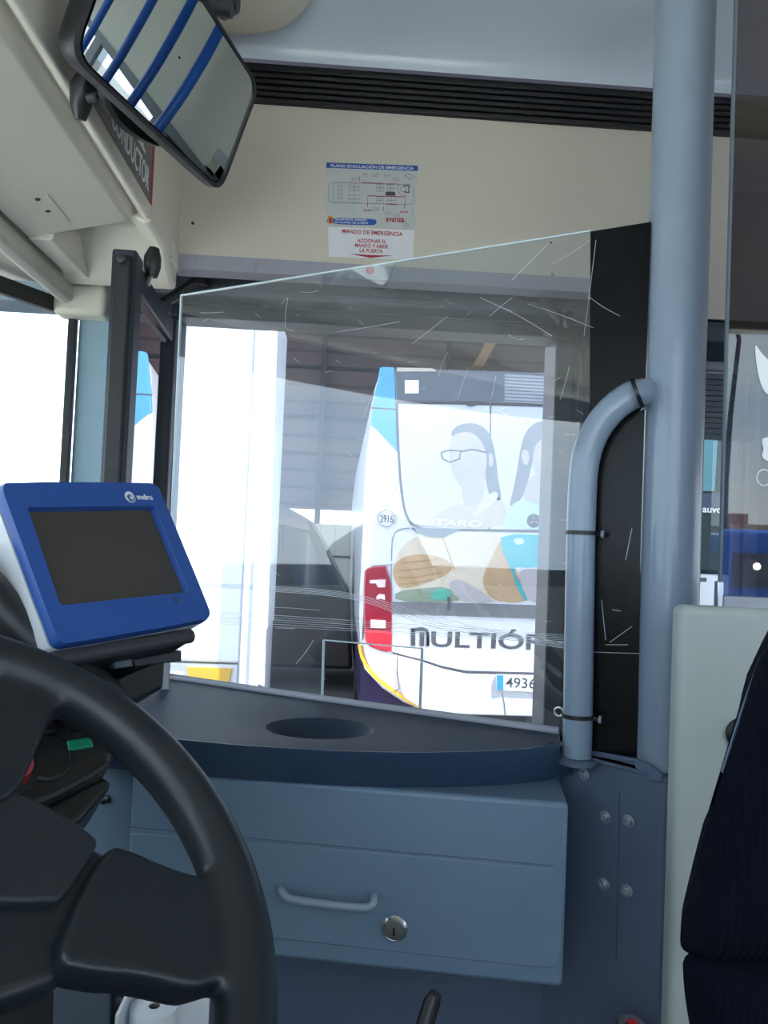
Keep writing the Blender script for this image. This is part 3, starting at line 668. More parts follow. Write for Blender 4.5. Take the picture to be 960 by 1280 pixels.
# cable ties
def tie(lab, c, ax, P_end):
    t = thing('cable_tie', lab, 'cable tie', c, 'black cable ties on the branch rail')
    ax = V(ax).normalized(); ref = V((0, 0, 1)) if abs(ax.z) < .9 else V((1, 0, 0)); a_ = ax.cross(ref).normalized(); b_ = ax.cross(a_); r_ = 18.0/980*1.075+.0012
    prof_ = [(r_-.0005, -.0028), (r_+.0008, -.0028), (r_+.0008, .0028), (r_-.0005, .0028)]
    vs = [[c+ax*h+(a_*math.cos(2*PI*k/32)+b_*math.sin(2*PI*k/32))*q_ for q_, h in prof_] for k in range(33)]
    part('loop', MB().loft(vs, caps=False), m_black, t)
    d = (P_end-c).normalized(); s0 = c + d*(r_)
    part('tail', MB().tube([s0, s0.lerp(P_end, .8)], .0032, 8), m_black, t)
    part('ratchet_head', MB().tube([s0.lerp(P_end, .62), P_end], .0055, 8), m_pole, t, bevel=.001)
tie('black cable tie round the branch rail at mid height', FR.px(726, 666), (0, 0, 1), FR.px(755, 668))
tie('black cable tie round the foot of the branch rail', FR.px(722, 895), (0.0, 0.05, 1), FR.px(752, 900))
cc = FR.px(797, 491); tie('black cable tie round the bent top of the branch rail', cc, FR.px(806, 488)-FR.px(785, 496), FR.px(805, 512))
for nm_, x, y in (('mid', 753, 667), ('low', 753, 899), ('left', 699, 889)):
    pass
# eyelet at the left of the rail foot
ey = thing('wire_eyelet', 'small wire ring on the acrylic left of the branch rail foot', 'ring', FR.px(699, 889))
part('ring', MB().tube([FA.p(FA.ab(699, 889)[0]+.006*math.cos(2*PI*k/20), FA.ab(699, 889)[1]+.006*math.sin(2*PI*k/20), .004) for k in range(20)], .0014, 8, closed=True), m_steel, ey)
part('stem', MB().tube([FA.px(703, 892), FR.px(712, 897)], .0016, 8), m_black, ey)
# ================================================================ PARTITION BEHIND THE SEAT, SMOKED GLASS
dq = .93
FPn = Fr(at(905, 900, dq), r0, (0, 0, 1), V((-math.sin(yaw), -math.cos(yaw), 0)))
aL4, bT4 = FPn.ab(852, 757)
pt = thing('seat_partition', 'pale grey green partition box behind the driver seat at right edge', 'partition', FPn.p(aL4+.2, .25-FPn.O.z, -.06))
part('panel', MB().fbox(FPn, aL4, aL4+.62, .25-FPn.O.z, bT4, -.035, 0), m_part, pt, bevel=.010, seg=4)
a, b = FPn.ab(927, 917); part('grommet', MB().lathe([(.019, 0), (.019, .004), (.015, .006), (.012, .003), (.002, .002)], FPn.p(a, b, 0), FPn.n, 28), m_black, pt)
FG = Fr(FPn.p(0, 0, -.018), FPn.u, FPn.w, FPn.n)
aG = FG.ab(912, 380)[0]
gp = thing('smoked_glass_screen', 'smoked glass screen standing on the partition box at right edge', 'glass screen', FG.p(aG+.2, bT4, -.0))
part('pane', MB().fbox(FG, aG, aG+.62, bT4, bT4+1.1, -.005, 0), m_smoke, gp)
part('edge', MB().fbox(FG, aG-.003, aG, bT4, bT4+1.1, -.005, 0), m_mech, gp)
part('base_channel', MB().fbox(FG, aG+.001, aG+.62, bT4-.002, bT4+.013, -.010, .006), m_alu, gp, bevel=.002)
part('clip', MB().fbox(FG, aG-.006, aG+.001, bT4-.002, bT4+.03, -.008, .003), m_steel, gp, bevel=.001)
# ================================================================ DRIVER'S SEAT
FS = Fr(at(930, 1050, .58), cr, cu, -cf)
m = m_seat; ntm = m.node_tree
tcn = nd(ntm, 'ShaderNodeTexCoord'); wv = nd(ntm, 'ShaderNodeTexWave'); wv.inputs['Scale'].default_value = 55; wv.bands_direction = 'X'
ntm.links.new(tcn.outputs['Object'], wv.inputs['Vector']); bpn = nd(ntm, 'ShaderNodeBump'); bpn.inputs['Strength'].default_value = .7; bpn.inputs['Distance'].default_value = .002
ntm.links.new(wv.outputs['Fac'], bpn.inputs['Height']); ntm.links.new(bpn.outputs[0], ntm.nodes['Principled BSDF'].inputs['Normal'])
st = thing('driver_chair', 'dark navy ribbed fabric driver seat at the lower right corner', 'seat', FS.p(.1, -.6, -.05))
back_o = smooth_pts([(1010, 700), (962, 800), (935, 872), (905, 962), (880, 1042), (862, 1122), (849, 1166), (852, 1192), (900, 1200), (1250, 1200), (1250, 700)], 2)
def puff(F, pts, d, r_):
    q = [V(F.ab(*p)) for p in pts]
    return MB().loft([[F.p(p.x, p.y, c) for p in inset(q, i_)] for i_, c in ((-r_*1.3, .03), (-r_*.7, .027), (-r_*.25, .017), (0, 0), (-.012, -.015), (-.045, -.04), (-.075, -.06))])
part('backrest', puff(FS, back_o, .11, .03), m_seat, st)
cush = smooth_pts([(853, 1188), (854, 1230), (862, 1285), (880, 1360), (1250, 1400), (1250, 1190), (900, 1188)], 2)
part('pedestal', MB().box(FS.p(.16,0).x-.12, FS.p(.16,0).x+.14, .35, .55, .25, 1.0), m_black, st, bevel=.01)
part('cushion', puff(FS, cush, .13, .02), m_seat, st)
bt_ = thing('seat_belt', 'grey blue belt webbing running along the dark seat edge', 'seat belt', FS.px(930, 890))
FBt = Fr(at(930, 890, .60), cr, cu, -cf)
part('webbing', plate(MB(), FBt, [(972, 770), (1000, 770), (960, 860), (930, 930), (910, 972), (903, 966), (925, 896), (950, 826)], -.003, 0), m_belt, bt_)
# ================================================================ TICKET CONSOLE (blue monitor)

FMn = Fr((-.25437571, .88621968, 1.42052249), (.5552001, .83007489, .0522353), (-.43885201, .23902085, .86618586), (.70651381, -.50383004, .49698443))
mo = thing('ticket_console', 'blue fronted ticket console with dark blank screen beside the steering wheel', 'ticket console', FMn.p(0, -.10, -.05))
bz = [(4, 603), (185, 604), (193, 607), (199, 614), (260, 762), (262, 772), (254, 778), (80, 809), (71, 806), (66, 799), (2, 625), (-2, 610)]
bo = [FMn.ab(*p) for p in bz]
def mring(pts, c, sc=1.0, sh=(0, 0)):
    cx = sum(p[0] for p in pts)/len(pts); cy = sum(p[1] for p in pts)/len(pts)
    return [FMn.p(cx+(p[0]-cx)*sc+sh[0], cy+(p[1]-cy)*sc+sh[1], c) for p in pts]
bos = smooth_pts(bo, 1)
sc_px = [(35, 638), (190, 636), (232, 740), (75, 757)]
# bezel ring: outer outline, inner opening for the screen
so = [FMn.ab(*p) for p in sc_px]
mb = MB()
def ring_between(outer, inner, c0, c1):
    n = len(inner)
    # match each outer point to a point on the inner rectangle at the same angle
    cx = sum(p[0] for p in inner)/n; cy = sum(p[1] for p in inner)/n; inn = []
    for (x, y) in outer:
        dx, dy = x-cx, y-cy; best = 9
        for i in range(n):
            ax_, ay = inner[i][0]-cx, inner[i][1]-cy; ex, ey_ = inner[(i+1) % n][0]-inner[i][0], inner[(i+1) % n][1]-inner[i][1]; den = dx*ey_-dy*ex
            if abs(den) < 1e-12: continue
            t = (ax_*ey_-ay*ex)/den; s_ = (ax_*dy-ay*dx)/den
            if t > 0 and -1e-6 <= s_ <= 1+1e-6: best = min(best, t)
        inn.append((cx+dx*best, cy+dy*best))
    return inn
# densify the outline so that the four screen corners are hit
def dens(pts, k=14):
    o = []
    for i in range(len(pts)):
        a, b = pts[i], pts[(i+1) % len(pts)]
        for j in range(k): o.append((a[0]+(b[0]-a[0])*j/k, a[1]+(b[1]-a[1])*j/k))
    return o
bd = dens(bos, 6); inn = ring_between(bd, so, 0, 0); inn2 = [(p[0]*1.0, p[1]*1.0) for p in inn]
cxy = (sum(p[0] for p in bd)/len(bd), sum(p[1] for p in bd)/len(bd))
def scl(pts, k): return [(cxy[0]+(p[0]-cxy[0])*k, cxy[1]+(p[1]-cxy[1])*k) for p in pts]
lay = [(bd, -.007), (bd, -.002), (scl(bd, .985), .004), (scl(inn, 1.03), .004), (inn, -.003), (inn, -.007)]
part('bezel', MB().loft([[FMn.p(x, y, c) for x, y in pts] for pts, c in lay] + [[FMn.p(x, y, -.007) for x, y in bd]], caps=False), m_blue, mo, angle=50)
part('screen', MB().prism([FMn.p(x, y, -.0095) for x, y in scl(so, 1.0)], FMn.n*.006), m_screen, mo)
part('housing', MB().loft([[FMn.p(x, y, c) for x, y in scl(bos, k)] for k, c in ((.998, -.0101), (.99, -.03), (.93, -.13), (.86, -.15))]), m_white, mo, label='white side of the console', angle=50)
a, b = FMn.ab(160, 623.5)
mb = MB(); disc(mb, FMn, a, b, .0075, .0035, .0048, 24)
lg = part('logo_disc', mb, m_white, mo)
mb = MB()
for k in range(5):
    ro = .0015+.0012*k; pts_ = [FMn.p(a+ro*math.cos(t_), b+ro*math.sin(t_), .0052) for t_ in [k+.4*j for j in range(9)]]
    mb.tube(pts_, .00035, 6)
part('logo_swirl', mb, m_blue, lg)
mb = MB(); text_px(mb, FMn, 'ındra', (169.5, 626.5), (189, 627), 6.2, .0042, .02); part('brand_lettering', mb, m_white, mo)
part('side_button', MB().lathe([(.010, 0), (.010, .004), (.008, .006)], at(23, 748, .86), -FMn.u, 20), m_white, mo)
a, b = FMn.ab(217, 752); part('sensor', MB().fbox(FMn, a-.0015, a+.0015, b-.004, b+.004, .003, .0046), m_ink, mo)
part('top_stud', MB().lathe([(.011, 0), (.011, .004), (.006, .008)], FMn.p(*FMn.ab(79, 603), -.02), FMn.w, 20), m_blue, mo)
# tray under the console
ty = thing('console_tray', 'black metal tray with rolled edge carrying the blue ticket console', 'tray', at(160, 812, .93))
e0 = FMn.p(*FMn.ab(66, 824), -.004); e1 = FMn.p(*FMn.ab(241, 793), -.004)
part('rolled_edge', MB().tube([e0, e1], .0085, 14), m_dark, ty, bevel=.002)
bk_ = -FMn.n*.13
part('deck', MB().prism([e0, e1, e1+bk_, e0+bk_], V((0, 0, -.006))), m_black, ty)
u_ = (e1-e0).normalized(); FT = Fr(e0, u_, (0, 0, 1))
wT = (e1-e0).length
part('under_box', MB().prism([e0+u_*wT*.35+V((0, 0, -.03))+bk_*.25, e1+V((0, 0, -.01))+bk_*.25-u_*.01, e1+V((0, 0, -.01))+bk_-u_*.01, e0+u_*wT*.35+V((0, 0, -.03))+bk_], V((0, 0, -.035))), m_black, ty, bevel=.004)
FT2 = Fr(at(195, 823, .90), FMn.u, (0, 0, 1))
mdv = part('card_unit', plate(MB(), FT2, [(163, 824), (223, 812), (223, 826), (165, 833)], -.03, .006), m_dark, ty, bevel=.002, label='grey unit fixed under the tray')
part('grey_clip', plate(MB(), FT2, [(138, 826), (162, 822), (164, 833), (141, 836)], -.02, .004), m_mech, ty, bevel=.002)
q_ = at(208, 834, 1.30); part('post', MB().box(q_.x-.006, q_.x+.006, q_.y-.003, q_.y+.003, zp-.002, q_.z+.01), m_alu, ty, bevel=.001)
part('support_arm', MB().tube([at(150, 826, .97), at(120, 850, .98), at(96, 880, 1.0), at(80, 910, 1.02)], [.025, .03, .035, .04], 14), m_black, ty)
# ================================================================ DASHBOARD, STEERING WHEEL
FDa = Fr(at(60, 950, .80), V((.80, .60, .02)), V((-.42, .54, .73))); FDa.w = (FDa.w-FDa.u*FDa.w.dot(FDa.u)).normalized(); FDa.n = FDa.u.cross(FDa.w).normalized()
if FDa.n.dot(EYE-FDa.O) < 0: FDa.n = -FDa.n
da = thing('dashboard_pod', 'dark instrument pod with switches behind the steering wheel', 'dashboard', FDa.p(0, -.05, -.08))
part('panel', MB().prism([q - FDa.n*.08 for q in poly(FDa, [(-160, 1040), (-160, 800), (70, 850), (128, 880), (142, 940), (133, 968), (60, 1003), (-40, 1040)])], FDa.n*.08), m_dash, da, bevel=.008)
part('edge_rim', MB().tube([FDa.px(-60, 1052, .002), FDa.px(20, 1012, .002), FDa.px(70, 992, .002), FDa.px(112, 970, .002), FDa.px(134, 955, .002)], .004, 10), m_dark, da)
part('lower_cowl', MB().prism([q - FDa.n*.10 for q in poly(FDa, [(-100, 1075), (20, 1018), (134, 962), (146, 972), (105, 1020), (60, 1040), (-100, 1100)])], FDa.n*.09), m_black, da, bevel=.01)
O = FDa.px(13, 968); kn = part('red_knob', MB().lathe([(.016, 0), (.018, .006), (.017, .022), (.012, .027), (.003, .028)], O, FDa.n, 28), m_red, da, label='red round knob')
part('knob_collar', MB().lathe([(.025, -.001), (.025, .004), (.02, .005)], O, FDa.n, 28), m_black, da)
part('gauge', MB().lathe([(.026, 0), (.026, .003), (.023, .004), (.022, .002), (.003, .002)], FDa.px(58, 948), FDa.n, 32), m_black, da)
a, b = FDa.ab(99, 932); part('green_switch', MB().fbox(FDa, a-.013, a+.013, b-.006, b+.006, 0, .005), m_green, da, bevel=.002, label='green switch')
for x, y in ((53, 911), (28, 926)):
    a, b = FDa.ab(x, y); part('rocker_switch', MB().fbox(FDa, a-.011, a+.011, b-.009, b+.009, 0, .007), m_black, da, bevel=.002)
dh = thing('dashboard_hood', 'black dashboard hood edge rising to the left under the white console side', 'dashboard hood', at(40, 830, .80))
part('hood', MB().tube([at(-60, 700, .78), at(-10, 752, .78), at(30, 795, .79), at(66, 830, .80), at(125, 880, .84)], [.026, .024, .024, .028, .03], 16), m_black, dh)
tn, an = R(42), R(-35)
NW = V((math.sin(tn)*math.cos(an), math.sin(tn)*math.sin(an), math.cos(tn)))
cw = V((-.247, .530, 1.195))
uw_ = NW.cross(V((0, 0, 1))).normalized(); 
FW = Fr(cw, uw_, NW.cross(uw_), NW)
if FW.w.z < 0: FW = Fr(cw, -uw_, -NW.cross(uw_), NW)
sw = thing('steering_wheel', 'dark grey four spoke steering wheel cropped at the lower left corner', 'steering wheel', cw - NW*.05)
RW = .229
hubp = [(-190, 1010), (0, 988), (62, 1012), (128, 1050), (158, 1070), (132, 1150), (94, 1218), (20, 1246), (-120, 1290), (-220, 1200)]
part('hub', plate(MB(), FW, smooth_pts(hubp, 1), -.035, -.006), m_wheel, sw, bevel=.012, seg=4)
hp_ = [(-170, 1010), (0, 982), (66, 1012), (118, 1048), (122, 1060), (78, 1126), (66, 1132), (-60, 1130), (-190, 1160)]
part('horn_pad', plate(MB(), FW, smooth_pts(hp_, 1), -.012, .004), m_horn, sw, bevel=.006, seg=4)
mb = MB().tube([FW.p(RW*math.cos(2*PI*k/72), RW*math.sin(2*PI*k/72), 0) for k in range(72)], .0245, 28, closed=True)
for pts in ([(150, 1064), (200, 1086), (236, 1100), (262, 1098), (276, 1080), (300, 1120), (302, 1200), (288, 1222), (262, 1238), (232, 1246), (180, 1230), (92, 1224), (60, 1210), (90, 1130), (130, 1060)],
            [(14, 820), (70, 850), (78, 880), (62, 900), (40, 950), (14, 1010), (-80, 1040), (-120, 1000), (-70, 950), (-20, 870)]):
    plate(mb, FW, smooth_pts(pts, 2), -.022, .010)
    mb.prism([FW.p(-x, -y, -.022) for x, y in [FW.ab(*p) for p in smooth_pts(pts, 2)]], FW.n*.032)
wr = part('moulded_rim', mb, m_wheel, sw, smooth=True)
md = wr.modifiers.new('skin', 'REMESH'); md.mode = 'VOXEL'; md.voxel_size = .003; md.use_smooth_shade = True
md = wr.modifiers.new('soften', 'SMOOTH'); md.factor = .5; md.iterations = 40
qf = cw-NW*.34
part('column', MB().tube([cw-NW*.03, cw-NW*.28, qf, V((qf.x-.04, qf.y+.02, .25))], [.04, .05, .055, .06], 24), m_black, sw)
# ---------------------------------------------------------------- low things under the cabinet
lp = thing('locker_panel', 'dark green grey locker front low behind the steering wheel', 'locker', at(75, 1300, 1.0))
FLp = Fr(at(75, 1260, 1.0), r0, (0, 0, 1), V((-math.sin(yaw), -math.cos(yaw), 0)))
part('door', plate(MB(), FLp, [(66, 1225), (138, 1225), (134, 1400), (62, 1400)], -.02, 0), m_mech, lp, bevel=.004)
part('frame', plate(MB(), FLp, [(-60, 1215), (158, 1222), (153, 1400), (-60, 1400)], -.04, -.012), m_dark, lp, bevel=.004)
a, b = FLp.ab(150, 1251); part('latch', MB().lathe([(.006, -.012), (.006, .002), (.003, .004)], FLp.p(a, b), FLp.n, 14), m_dark, lp)
lw_ = thing('slotted_bracket', 'pale grey slotted upright beside the left edge of the metal cabinet', 'bracket', at(130, 1040, 1.06))
FSl = Fr(at(130, 1030, 1.09), r0, (0, 0, 1), V((-math.sin(yaw), -math.cos(yaw), 0)))
part('sheet', plate(MB(), FSl, [(102, 960), (178, 960), (176, 1240), (100, 1240)], -.01, 0), m_paint, lw_, bevel=.002)
part('slot', MB().tube([FSl.px(127, 1001, .001), FSl.px(137, 998, .001)], .0055, 10), m_black, lw_)
rl = thing('paper_roll', 'white paper roll standing on end below the steering wheel spoke', 'paper roll', at(193, 1290, .95))
c0 = at(193, 1257, .95); c1 = c0 - V((0, 0, .08))
part('paper', MB().lathe([(.007, 0), (.028, 0), (.0285, -.001), (.0285, -.079), (.007, -.08), (.007, 0)], c0, (0, 0, 1), 36, caps=False), m_paper, rl)
part('core', MB().lathe([(.0069, -.001), (.0069, -.08), (.0055, -.08), (.0055, -.001), (.0069, -.001)], c0, (0, 0, 1), 24, caps=False), mat('card_core', (.12, .10, .08), .8), rl)
part('core_shadow', MB().lathe([(.0055, -.02), (.0055, -.022)], c0, (0, 0, 1), 20), m_black, rl)
rb = thing('roll_box', 'pale open box holding the white paper roll', 'box', c1)
part('side', MB().box(c0.x-.036, c0.x-.032, c0.y-.04, c0.y+.045, c1.z-.004, c0.z+.012), m_paper, rb)
part('back', MB().box(c0.x-.036, c0.x+.06, c0.y+.041, c0.y+.045, c1.z-.004, c0.z+.004), m_paper, rb)
part('stand', MB().box(c0.x-.03, c0.x+.05, c0.y-.03, c0.y+.04, .25, c1.z-.006), m_dark, rb)
part('bottom', MB().box(c0.x-.036, c0.x+.06, c0.y-.04, c0.y+.045, c1.z-.006, c1.z), m_paper, rb)
lv = thing('floor_lever', 'black lever leaning up in front of the dark lower panel', 'lever', at(520, 1330, .9))
part('stick', MB().tube([at(545, 1242, .9), at(540, 1252, .9), at(525, 1300, .88), at(505, 1380, .86)], [.007, .010, .010, .012], 14), m_black, lv)
part('stud', MB().lathe([(.006, 0), (.006, .004), (.002, .006)], at(535, 1253, .92), (0, -1, 0), 14), m_steel, lv)
rk = thing('red_handle', 'dark red knob with chrome band at the bottom edge right of the lever', 'knob', at(790, 1290, .95))
part('knob', MB().lathe([(.008, -.05), (.012, -.03), (.018, -.012), (.018, -.004), (.012, .003), (.003, .006)], at(790, 1283, .95), (0, -.3, 1), 24), m_red, rk)
part('stem', MB().tube([at(788, 1278, .95), V((at(788, 1278, .95).x, at(788, 1278, .95).y, .25))], .007, 12), m_black, rk)
part('band', MB().lathe([(.0165, -.002), (.017, -.0005), (.0155, .001)], at(790, 1282, .947), (0, -.3, 1), 24), m_steel, rk)
# ================================================================ BLUE HANDRAILS IN THE SALOON
for i, (x, y, lab) in enumerate(((.66, 1.55, 'blue stanchion nearest the upright grey pole, seen in the mirror'), (.97, 1.55, 'second blue stanchion along the saloon, reflected in the framed mirror'),
                               (1.35, 1.55, 'third blue stanchion along the saloon, reflected in the framed mirror'), (1.9, 1.55, 'farthest blue stanchion of the saloon, reflected in the framed mirror'))):
    t = thing('handrail', lab, 'handrail', (x, y, 0), 'blue stanchions in the saloon')
    part('tube', MB().tube([V((x, y, 0)), V((x, y, 1.2)), V((x, y, 2.56))], .02, 16), m_railblue, t)
    part('flange', MB().lathe([(.035, 0), (.035, .006), (.018, .01)], V((x, y, 0)), (0, 0, 1), 20), m_railblue, t)
# ================================================================ OUTSIDE: ground, hangar
GZ = -.35
gr = struct('ground', MB().box(-40, 40, -40, 40, GZ-.1, GZ), mat('asphalt', (.075, .075, .08), .9, var=.3, scale=3))
struct('bounce_apron', MB().box(-1.3, 25, -30, -.8, GZ-.02, GZ+.004), m_bounce)  # unseen pale ground, added to bounce light up onto the header
struct('bounce_lane', MB().box(-30, -1.3, -30, 2.5, GZ-.02, GZ+.004), mat('bounce_concrete', (.42, .42, .41), .9, var=.15, scale=3))  # unseen pale ground ahead, added to bounce light onto the overhead console
YHg = 16.0
hw = thing('hangar', 'open depot hangar with brownish siding and dark posts behind the parked bus', 'building', (1, YHg, GZ))
hx0 = on_y(300, 500, YHg).x; hx1 = on_y(880, 500, YHg).x
zs0 = on_y(380, 636, YHg).z
part('siding', MB().box(hx0, hx1, YHg, YHg+.2, zs0, 5.6), m_hang, hw)
for x, w_ in ((403, .11), (560, .08), (690, .10)):
    q_ = on_y(x, 500, YHg-.3); part('column', MB().box(q_.x-w_/2, q_.x+w_/2, YHg-.3, YHg-.1, GZ, 5.6), m_hpost, hw)
for y in (458, 520, 566):
    q_ = on_y(380, y, YHg-.05); part('beam', MB().box(hx0, hx1, YHg-.06, YHg, q_.z-.03, q_.z+.03), m_hpost, hw)
q_ = on_y(600, 440, YHg-1); part('corbel', MB().prism([on_y(612, 420, YHg-.8), on_y(624, 422, YHg-.8), on_y(604, 458, YHg-.8), on_y(592, 456, YHg-.8)], V((0, .6, 0))), m_tan, hw)
part('roof', MB().box(hx0-1.2, hx1+3, 5.3, YHg+.3, 5.6, 5.8), m_hpost, hw)
yw_ = thing('yard_wall', 'pale panelled yard wall between the dark van and the white bus', 'wall', (on_y(400, 700, 13.5).x, 13.5, GZ))
part('panels', MB().box(on_y(150, 700, 13.5).x, on_y(640, 700, 13.5).x, 13.5, 13.7, GZ, on_y(430, 656, 13.5).z), m_block, yw_)
part('joint', MB().box(on_y(150, 700, 13.5).x, on_y(640, 700, 13.5).x, 13.47, 13.5, on_y(430, 696, 13.5).z-.015, on_y(430, 696, 13.5).z+.015), m_hpost, yw_)
# ---------------------------------------------------------------- dark van
YV = 9.0
FV = Fr((0, YV, 0), (1, 0, 0), (0, 0, 1), (0, -1, 0))
vn = thing('dark_van', 'dark van with slanted windscreen pillar parked beyond the front door', 'van', on_y(380, 800, YV))
vo = [(150, 600), (250, 604), (318, 618), (350, 630), (386, 650), (400, 672), (432, 738), (438, 744), (438, 770), (438, 900), (150, 900)]
body = [FV.px(*p) for p in vo]
body = [V((q.x, q.y, max(q.z, GZ+.28))) for q in body]
part('body', MB().prism([q+V((0, .0, 0)) for q in body], V((0, 1.8, 0))), m_van, vn, bevel=.05)
part('roof_skin', plate(MB(), FV, [(150, 598), (250, 602), (318, 617), (350, 629), (386, 649), (388, 664), (344, 655), (318, 652), (150, 640)], .004, .03), mat('van_roof', (.14, .12, .12), .5), vn, bevel=.01)
part('side_window', plate(MB(), FV, [(346, 658), (386, 667), (421, 738), (392, 752), (372, 740)], .004, .014), m_vglass, vn, bevel=.004, label='pale reflecting side window')
part('pillar', plate(MB(), FV, [(384, 650), (392, 662), (436, 740), (428, 742), (388, 672)], .004, .03), m_frame, vn, bevel=.008)
for x in (200,):
    q_ = FV.px(x, 850); part('wheel', MB().lathe([(.10, .0), (.16, .01), (.31, .02), (.33, -.02), (.33, -.2), (.1, -.22)], V((q_.x, YV+.02, GZ+.33)), (0, -1, 0), 32), m_tire, vn)
mb = MB()
for k in range(9):
    x = 318+k*4; mb.tube([FV.px(x, 653+k*.6, .03), FV.px(x+2, 668+random.random()*8, .035), FV.px(x+1, 684+random.random()*10, .03)], .018, 8)
part('curtain_fringe', mb, m_frame, vn, stuff=True)
# ---------------------------------------------------------------- white truck body close to the door
YT = 4.4
FTk = Fr((0, YT, 0), (1, 0, 0), (0, 0, 1), (0, -1, 0))
tk = thing('white_truck_body', 'overexposed white truck box with yellow stripe filling the left of the doorway', 'truck', on_y(260, 860, YT))
x0_ = FTk.px(203, 600).x; x1_ = FTk.px(299, 850).x; zt0 = FTk.px(260, 828).z
ztop = 3.1
part('box', MB().box(x0_, x1_, YT, YT+2.2, zt0, ztop), m_truck, tk, bevel=.015)
part('base', MB().box(x0_, x1_-.01, YT+.01, YT+2.2, GZ+.25, zt0-.01), m_white, tk, bevel=.01)
part('stripe', plate(MB(), FTk, [(234, 834), (290, 836), (286, 852), (285, 900), (240, 900)], -.008, .003), m_ylw, tk)
cp0 = FTk.px(302, 850).x
part('corner_post', MB().box(x1_, x1_+.075, YT-.03, YT+.05, GZ+.25, ztop), m_white, tk, bevel=.006)
part('seam', MB().box(x1_-.006, x1_+.001, YT-.012, YT+.01, GZ+.25, ztop), m_alu, tk)
part('post_foot', MB().box(x1_+.055, x1_+.10, YT-.035, YT+.05, GZ+.25, FTk.px(310, 688).z), m_white, tk, bevel=.004)
for x in (x0_+.35, ):
    part('wheel', MB().lathe([(.12, 0), (.2, .01), (.42, .02), (.45, -.03), (.45, -.25), (.1, -.27)], V((x, YT+.3, GZ+.45)), (0, -1, 0), 36), m_tire, tk)
# ---------------------------------------------------------------- the parked white bus seen from behind
YB = 6.0
B_ = Fr((0, YB, 0), (1, 0, 0), (0, 0, 1), (0, -1, 0))
bu = thing('city_bus', 'white city bus rear with optician advert and red tail light outside the door', 'bus', on_y(600, 900, YB))
xr_b = on_y(466, 700, YB).x + 2.45
zt_b = on_y(480, 459, YB).z
left_px = [(477, 459), (470, 480), (465, 520), (460, 560), (456, 620), (452, 700), (450, 780), (450, 815), (456, 838), (478, 862), (505, 880), (527, 889), (548, 893)]
lft = [B_.px(*p) for p in left_px]
zb_b = lft[-1].z
outl = lft + [V((xr_b-.15, YB, zb_b)), V((xr_b, YB, zb_b+.3)), V((xr_b, YB, zt_b-.35)), V((xr_b-.12, YB, zt_b))]
part('body', MB().prism(outl, V((0, 9.0, 0))), m_busw, bu, bevel=.07, seg=5)
part('skirt', MB().prism([q+V((0, .08, 0)) for q in [B_.px(451, 815), B_.px(458, 838), B_.px(480, 862), B_.px(507, 881), B_.px(529, 890), B_.px(560, 896)]] + [V((B_.px(560, 900).x, YB+.08, GZ+.28)), V((B_.px(452, 900).x, YB+.08, GZ+.28))], V((0, 8.8, 0))), m_busp, bu, label='dark purple skirt')
part('yellow_line', strip(MB(), B_, smooth_pts([(449, 806), (452, 822), (463, 841), (486, 860), (512, 877), (530, 887)], 2, False), .022, -.03, .012), m_ylw, bu)
part('underside', MB().box(B_.px(560, 900).x, xr_b-.2, YB+.1, YB+8, GZ+.3, zb_b+.01), m_black, bu)
part('exhaust', MB().tube([B_.px(668, 902)+V((0, .0, 0)), B_.px(668, 902)+V((0, .3, 0))], .07, 18), m_dark, bu)
for yy in (YB+2.6, YB+7.2):
    part('wheel', MB().lathe([(.12, 0), (.2, .01), (.44, .02), (.48, -.03), (.48, -.25), (.1, -.27)], V((lft[7].x+.05, yy, GZ+.48)), (-1, 0, 0), 36), m_tire, bu)
# sky blue fin at the upper left corner
fin = [(475, 459.5), (479, 458.5), (493, 459), (495, 490), (496, 530), (497, 566), (488, 556), (476, 543), (463, 530), (467, 500)]
part('blue_fin', plate(MB(), B_, fin, -.05, .010), m_busb, bu, bevel=.01, label='sky blue corner fin')
part('fin_seam', strip(MB(), B_, [(464, 510), (495, 512)], .012, .005, .0112), m_ink, bu)
# roof hatch band, rear window
rw = part('upper_window', plate(MB(), B_, [(494, 461), (868, 472), (868, 502), (496, 502)], -.01, .014), m_glassd, bu, label='dark glossy band above the rear window')
part('route_number_grille', plate(MB(), B_, [(630, 468), (690, 470), (690, 506), (630, 503)], .014, .02), stripes('grille', (.30, .33, .38), (.12, .13, .16), 2, .026, .4, .6), rw)
part('route_sticker', plate(MB(), B_, [(506, 476), (523, 476), (523, 492), (506, 492)], .014, .018), m_truck, rw, label='small white square sticker')
part('top_ledge', plate(MB(), B_, [(496, 460), (540, 461), (546, 465), (496, 465)], .014, .02), m_tanp, rw)
part('hinge', plate(MB(), B_, [(582, 503), (594, 504), (592, 508), (584, 508)], .014, .03), m_ink, rw)
part('hinge', plate(MB(), B_, [(510, 502), (524, 502), (522, 505), (512, 505)], .014, .03), m_ink, rw)
part('window_edge', strip(MB(), B_, [(496, 503), (560, 503.5), (690, 507), (868, 512)], .016, .008, .022), m_ink, rw)
ad = part('rear_window', plate(MB(), B_, smooth_pts([(497, 505), (868, 513), (868, 668), (690, 663), (560, 661), (540, 657), (512, 655), (503, 640), (499, 590)], 0), -.01, .012), m_ad, bu, label='pale advert film on the rear window')
part('window_border', strip(MB(), B_, smooth_pts([(496, 505), (498, 570), (502, 620), (508, 648), (520, 659), (532, 662), (560, 662), (690, 664), (868, 669)], 2, False), .018, .006, .0135), m_ink, ad)
part('window_lip', plate(MB(), B_, [(514, 660), (578, 661), (566, 666), (552, 672), (536, 671), (520, 666)], .004, .016), mat('lip_grey', (.16, .2, .24), .3), ad)
part('window_joint', strip(MB(), B_, [(613, 507), (611, 662)], .010, .010, .0135), m_ink, ad)
